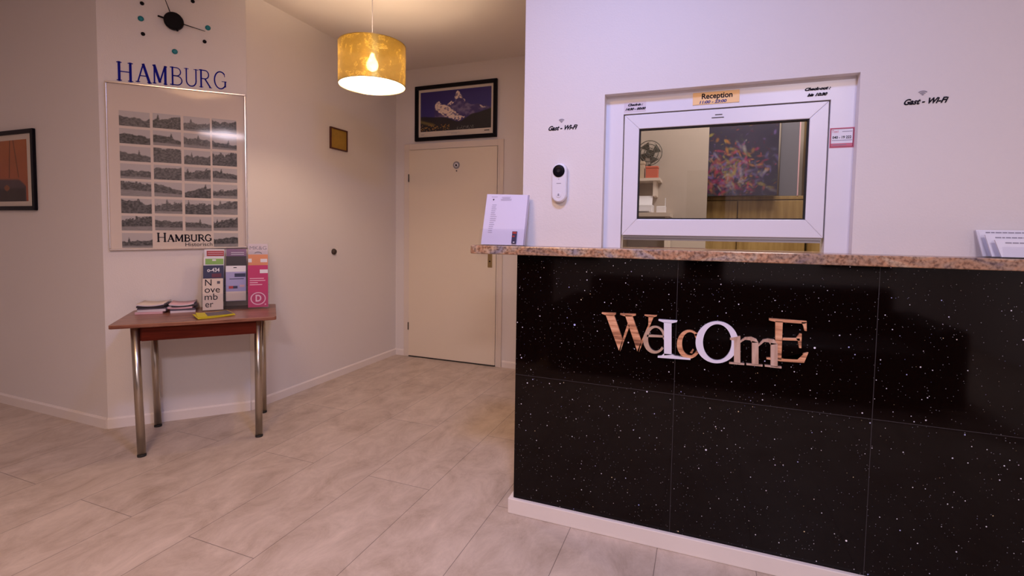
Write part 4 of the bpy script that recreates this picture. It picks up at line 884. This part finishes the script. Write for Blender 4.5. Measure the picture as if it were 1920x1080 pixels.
# ------------------------------------------------------------------ office behind the glass
cb_ = empty('cupboard', (0.27, 3.75, 0)); tag(cb_, 'low ochre wooden cupboard behind the serving window glass', 'cupboard')
cz = 1.49
bm = B(); box(bm, -0.40, 0.368, 0.02, 0.30, 0, cz - 0.025); ob('body', bm, 'cabinet', cb_)
bm = B(); box(bm, -0.41, 0.375, 0.0, 0.305, cz - 0.024, cz); ob('top_board', bm, 'cabinet', cb_, 0.003)
for x0 in (-0.395, -0.1985 + 0.0, 0.0 - 0.04, 0.165): pass
edges = [-0.398, -0.052 - 0.0, 0.16, 0.398]
for x0, x1 in ((-0.398, -0.053), (-0.047, 0.366)):
    bm = B(); box(bm, x0, x1, 0.0, 0.018, 0.06, cz - 0.03); d_ = ob('door', bm, 'cabinet', cb_, 0.003)
    bm = B(); kx = x1 - 0.03 if x0 < -0.1 else x0 + 0.03
    lathe(bm, [(0.008, -0.02), (0.010, -0.012), (0.005, 0)], (kx, 0, 1.25), 14, 'Y'); ob('knob', bm, 'brass', d_)
pa = empty('abstract_painting', (0.165, 3.70, cz + 0.001)); tag(pa, 'large dark abstract painting with bright flower-like splashes behind the glass', 'painting')
def splash(U, V):
    c = mixc(srgb(30, 26, 48), srgb(44, 36, 60), fbm(U * 5, V * 5, 41)); rs = np.random.RandomState(5)
    pal = [(150, 40, 80), (170, 110, 45), (110, 85, 145), (140, 125, 60), (150, 70, 60), (80, 78, 110), (60, 66, 60), (150, 140, 145), (125, 30, 70), (95, 85, 135)]
    for i in range(900):
        x, y_ = rs.normal(0.52, 0.22), rs.normal(0.24, 0.16); 
        if i > 550: x, y_ = rs.rand(), rs.rand()
        sz = rs.uniform(0.005, 0.022) * (0.35 if i > 550 else 1); an = rs.uniform(0, 3.14); el = rs.uniform(1.2, 4)
        dx, dy = U - x, V - y_; a = dx * math.cos(an) + dy * math.sin(an); b2 = -dx * math.sin(an) + dy * math.cos(an)
        k = np.clip(1.4 - np.sqrt((a / (sz * el)) ** 2 + (b2 / sz) ** 2) - 0.5 * fbm(U * 30, V * 30, 50 + i % 7, 2), 0, 1) * rs.uniform(0.3, 0.85)
        p_ = pal[rs.randint(len(pal))]; c = mixc(c, srgb(*[q * (0.95 if i < 550 else 0.7) for q in p_]), k)
    return c * 1.25
bm = B(); box(bm, -0.285, 0.285, -0.012, 0.012, 0, 0.62); ob('canvas', bm, 'navy', pa)
picture('painted_face', -0.285, 0.285, -0.0125, 0, 0.62, 190, 190, splash, pa)
sc_ = empty('room_divider', (0.535, 3.75, cz + 0.001)); tag(sc_, 'plain grey panel standing right of the abstract painting', 'panel')
bm = B(); box(bm, -0.065, 0.04, 0, 0.02, 0, 0.62); ob('panel', bm, 'curtain', sc_)
bm = B(); box(bm, 0.0405, 0.048, -0.004, 0.024, 0, 0.62); ob('edge_strip', bm, 'pinkpaper', sc_)
wd_ = empty('wardrobe', (0.93, 3.60, 0)); tag(wd_, 'tall ochre wardrobe at the right behind the glass', 'wardrobe')
bm = B(); box(bm, -0.28, 0.5, 0.02, 0.44, 0, 2.3); ob('body', bm, 'cabinet', wd_)
bm = B(); box(bm, -0.278, 0.10, 0, 0.018, 0.05, 2.28); d_ = ob('door', bm, 'cabinet', wd_, 0.003); bm = B(); box(bm, 0.06, 0.07, -0.02, 0, 1.0, 1.15); ob('handle', bm, 'alu', d_)
bm = B(); box(bm, 0.104, 0.498, 0, 0.018, 0.05, 2.28); d_ = ob('door', bm, 'cabinet', wd_, 0.003); bm = B(); box(bm, 0.13, 0.14, -0.02, 0, 1.0, 1.15); ob('handle', bm, 'alu', d_)
# partition with shelf things at the left
sf = empty('wall_shelf', (-0.355, 3.45, 1.60)); tag(sf, 'cream wall shelf at the left behind the glass', 'shelf')
bm = B(); box(bm, -0.16, 0.075, 0.0, 0.20, -0.018, 0); ob('board', bm, 'cream', sf)
bm = B(); box(bm, -0.12, -0.10, 0.02, 0.20, -0.12, -0.0185); ob('bracket', bm, 'cream', sf); 
bm = B(); box(bm, 0.03, 0.05, 0.02, 0.20, -0.12, -0.0185); ob('bracket', bm, 'cream', sf)
bm = B(); box(bm, -0.55, 0.02, 3.651, 3.70, 0, ZC)
struct(ob('wall_niche', bm, 'officewall'))
fn_ = empty('desk_fan', (-0.365, 3.597, 1.60)); tag(fn_, 'round dark desk fan on the shelf behind the glass', 'fan')
bm = B(); lathe(bm, [(0.05, 0.0), (0.045, 0.012), (0.012, 0.02), (0.011, 0.11)], seg=24); ob('stand', bm, 'fan', fn_)
bm = B()
for rr in (0.085, 0.06, 0.035):
    tube(bm, [(rr * math.cos(2 * PI * i / 28), -0.03, 0.185 + rr * math.sin(2 * PI * i / 28)) for i in range(29)], 0.003, 6)
for i in range(12): tube(bm, [(0, -0.036, 0.185), (0.085 * math.cos(2 * PI * i / 12), -0.03, 0.185 + 0.085 * math.sin(2 * PI * i / 12))], 0.0012, 5)
ob('guard', bm, 'fan', fn_)
bm = B(); lathe(bm, [(0.025, -0.03), (0.03, 0.01), (0.02, 0.03)], (0, 0, 0.185), 18, 'Y'); ob('motor', bm, 'fan', fn_)
bm = B()
for i in range(4):
    a = PI / 2 * i; prism(bm, [Vector((r_ * math.cos(a + t), -0.022 + 0.01 * t, 0.185 + r_ * math.sin(a + t))) for r_, t in ((0.02, 0), (0.078, 0.1), (0.078, 1.0), (0.02, 0.6))], (0, 0.0015, 0))
ob('blades', bm, 'fan', fn_)
def simple(name, x0, x1, y0, y1, z0, z1, mt, label, cat, extra=None):
    r = empty(name, ((x0 + x1) / 2, (y0 + y1) / 2, z0)); tag(r, label, cat); w_, d_, h_ = (x1 - x0) / 2, (y1 - y0) / 2, z1 - z0
    bm = B(); box(bm, -w_, w_, -d_, d_, 0, h_ * 0.82); ob('box_body', bm, mt, r, 0.003)
    bm = B(); box(bm, -w_ - 0.002, w_ + 0.002, -d_ - 0.002, d_ + 0.002, h_ * 0.822, h_); ob('lid', bm, mt, r, 0.003); return r
simple('storage_box', -0.445, -0.385, 3.46, 3.52, 1.60, 1.715, 'beigebox', 'beige box on the shelf left of the red box behind the glass', 'box')
simple('storage_box', -0.375, -0.295, 3.46, 3.53, 1.60, 1.680, 'redbox', 'red box on the shelf behind the glass', 'box')
dk = empty('office_desk', (-0.36, 3.45, 0)); tag(dk, 'cream office desk at the left behind the glass', 'desk')
bm = B(); box(bm, -0.18, 0.16, -0.15, 0.20, 1.335, 1.36); ob('desktop', bm, 'cream', dk); bm = B(); box(bm, -0.17, -0.15, -0.13, 0.19, 0, 1.334); ob('side_panel', bm, 'cream', dk); bm = B(); box(bm, 0.13, 0.15, -0.13, 0.19, 0, 1.334); ob('side_panel', bm, 'cream', dk)
pr1 = empty('printer', (-0.375, 3.42, 1.361)); tag(pr1, 'white printer with open paper tray on the desk behind the glass', 'printer')
bm = B(); box(bm, -0.09, 0.06, -0.06, 0.08, 0, 0.055); ob('housing', bm, 'pvc', pr1, 0.006)
bm = B(); box(bm, -0.08, 0.05, 0.03, 0.034, 0.056, 0.12, lean=0.5); ob('paper_support', bm, 'pvc', pr1)
bm = B(); box(bm, -0.07, 0.045, -0.10, -0.061, 0.008, 0.014); ob('output_tray', bm, 'pvc', pr1)
ph = empty('telephone_base', (-0.262, 3.42, 1.361)); tag(ph, 'small white box with upright antenna beside the printer', 'telephone base')
bm = B(); box(bm, -0.03, 0.03, -0.03, 0.03, 0, 0.045); ob('housing', bm, 'pvc', ph, 0.004); bm = B(); box(bm, 0.022, 0.027, -0.004, 0.004, 0.045, 0.10); ob('antenna', bm, 'pvc', ph)
# things in the slot below the sash
kb = empty('document_tray', (-0.10, 2.62, 1.10)); tag(kb, 'dark document tray with papers seen through the slot under the window', 'tray')
bm = B(); box(bm, -0.18, 0.12, -0.12, 0.12, 0, 0.008); box(bm, -0.18, -0.172, -0.12, 0.12, 0.008, 0.05); box(bm, 0.112, 0.12, -0.12, 0.12, 0.008, 0.05); box(bm, -0.172, 0.112, 0.112, 0.12, 0.008, 0.05); ob('tray_body', bm, 'maroon', kb)
bm = B(); box(bm, -0.165, 0.105, -0.11, 0.10, 0.0085, 0.03); ob('paper_stack', bm, 'cream', kb)
de = empty('counter_desk', (0.3, 2.65, 0)); tag(de, 'ochre work desk behind the counter seen through the window slot', 'desk')
bm = B(); box(bm, -0.9, 1.0, -0.24, 0.20, 1.07, 1.0995); ob('desktop', bm, 'cabinet', de); bm = B(); box(bm, -0.88, -0.85, -0.2, 0.18, 0, 1.0695); ob('side_panel', bm, 'cabinet', de); bm = B(); box(bm, 0.95, 0.98, -0.2, 0.18, 0, 1.0695); ob('side_panel', bm, 'cabinet', de)

# ------------------------------------------------------------------ behind the camera (seen only as reflections in the stone), and fixtures for the fill lights
so = empty('leather_sofa', (-0.1, -0.98, 0)); tag(so, 'long black leather sofa mirrored in the counter front', 'sofa')
bm = B(); box(bm, -0.95, 1.6, 0, 0.75, 0.05, 0.42); ob('seat', bm, 'sofa', so, 0.04)
bm = B(); box(bm, -0.95, 1.6, -0.22, -0.005, 0.05, 0.80); ob('backrest', bm, 'sofa', so, 0.05)
for x in (-1.16, 1.605):
    bm = B(); box(bm, x, x + 0.2, -0.22, 0.75, 0.05, 0.60); ob('armrest', bm, 'sofa', so, 0.04)
ac = empty('leather_armchair', (-1.75, -0.75, 0)); tag(ac, 'high black leather armchair mirrored at the left of the counter front', 'armchair')
bm = B(); box(bm, -0.22, 0.22, -0.1, 0.40, 0.06, 0.45); ob('seat', bm, 'sofa', ac, 0.04)
bm = B(); box(bm, -0.32, 0.32, -0.30, -0.105, 0.06, 0.98); ob('backrest', bm, 'sofa', ac, 0.05)
for x in (-0.34, 0.225):
    bm = B(); box(bm, x, x + 0.115, -0.1, 0.40, 0.06, 0.66); ob('armrest', bm, 'sofa', ac, 0.03)
for i, (x0, x1) in enumerate(((-0.25, 0.30), (1.5, 2.3), (-2.4, -1.5))):
    wn = struct(empty('window_%d' % (i + 2), (0, 0, 0)))
    bm = B(); box(bm, x0, x1, -3.799, -3.78, 0.05 if i == 0 else 0.8, 2.2); ob('night_glass', bm, 'black', wn)
    bm = B(); frame4(bm, x0 - 0.05, x1 + 0.05, 0.0 if i == 0 else 0.75, 2.25, 0.05, -3.77, -3.799); ob('window_frame', bm, 'trim', wn)
for (x, y, s_, lb) in ((-0.35, 0.95, 0.32, 'small square ceiling light nearest the reception wall'), (-1.2, 0.1, 0.62, 'large square ceiling light added out of view left of the camera'),
                       (0.9, -1.7, 0.62, 'large square ceiling light added out of view above the sofa')):
    cl = empty('unseen_ceiling_light', (x, y, ZC)); tag(cl, lb, 'ceiling light')  # fixtures put in around the unseen lights; the large two are only fill
    bm = B(); frame4(bm, -s_ / 2, s_ / 2, -s_ / 2, s_ / 2, 0.02, 0, 0.03)
    for v_ in bm.verts: v_.co = (v_.co.x, v_.co.z, -v_.co.y)
    ob('frame', bm, 'pvc', cl)
    bm = B(); box(bm, -s_ / 2 + 0.02, s_ / 2 - 0.02, -s_ / 2 + 0.02, s_ / 2 - 0.02, -0.02, -0.001); ob('diffuser', bm, 'diffuser', cl)
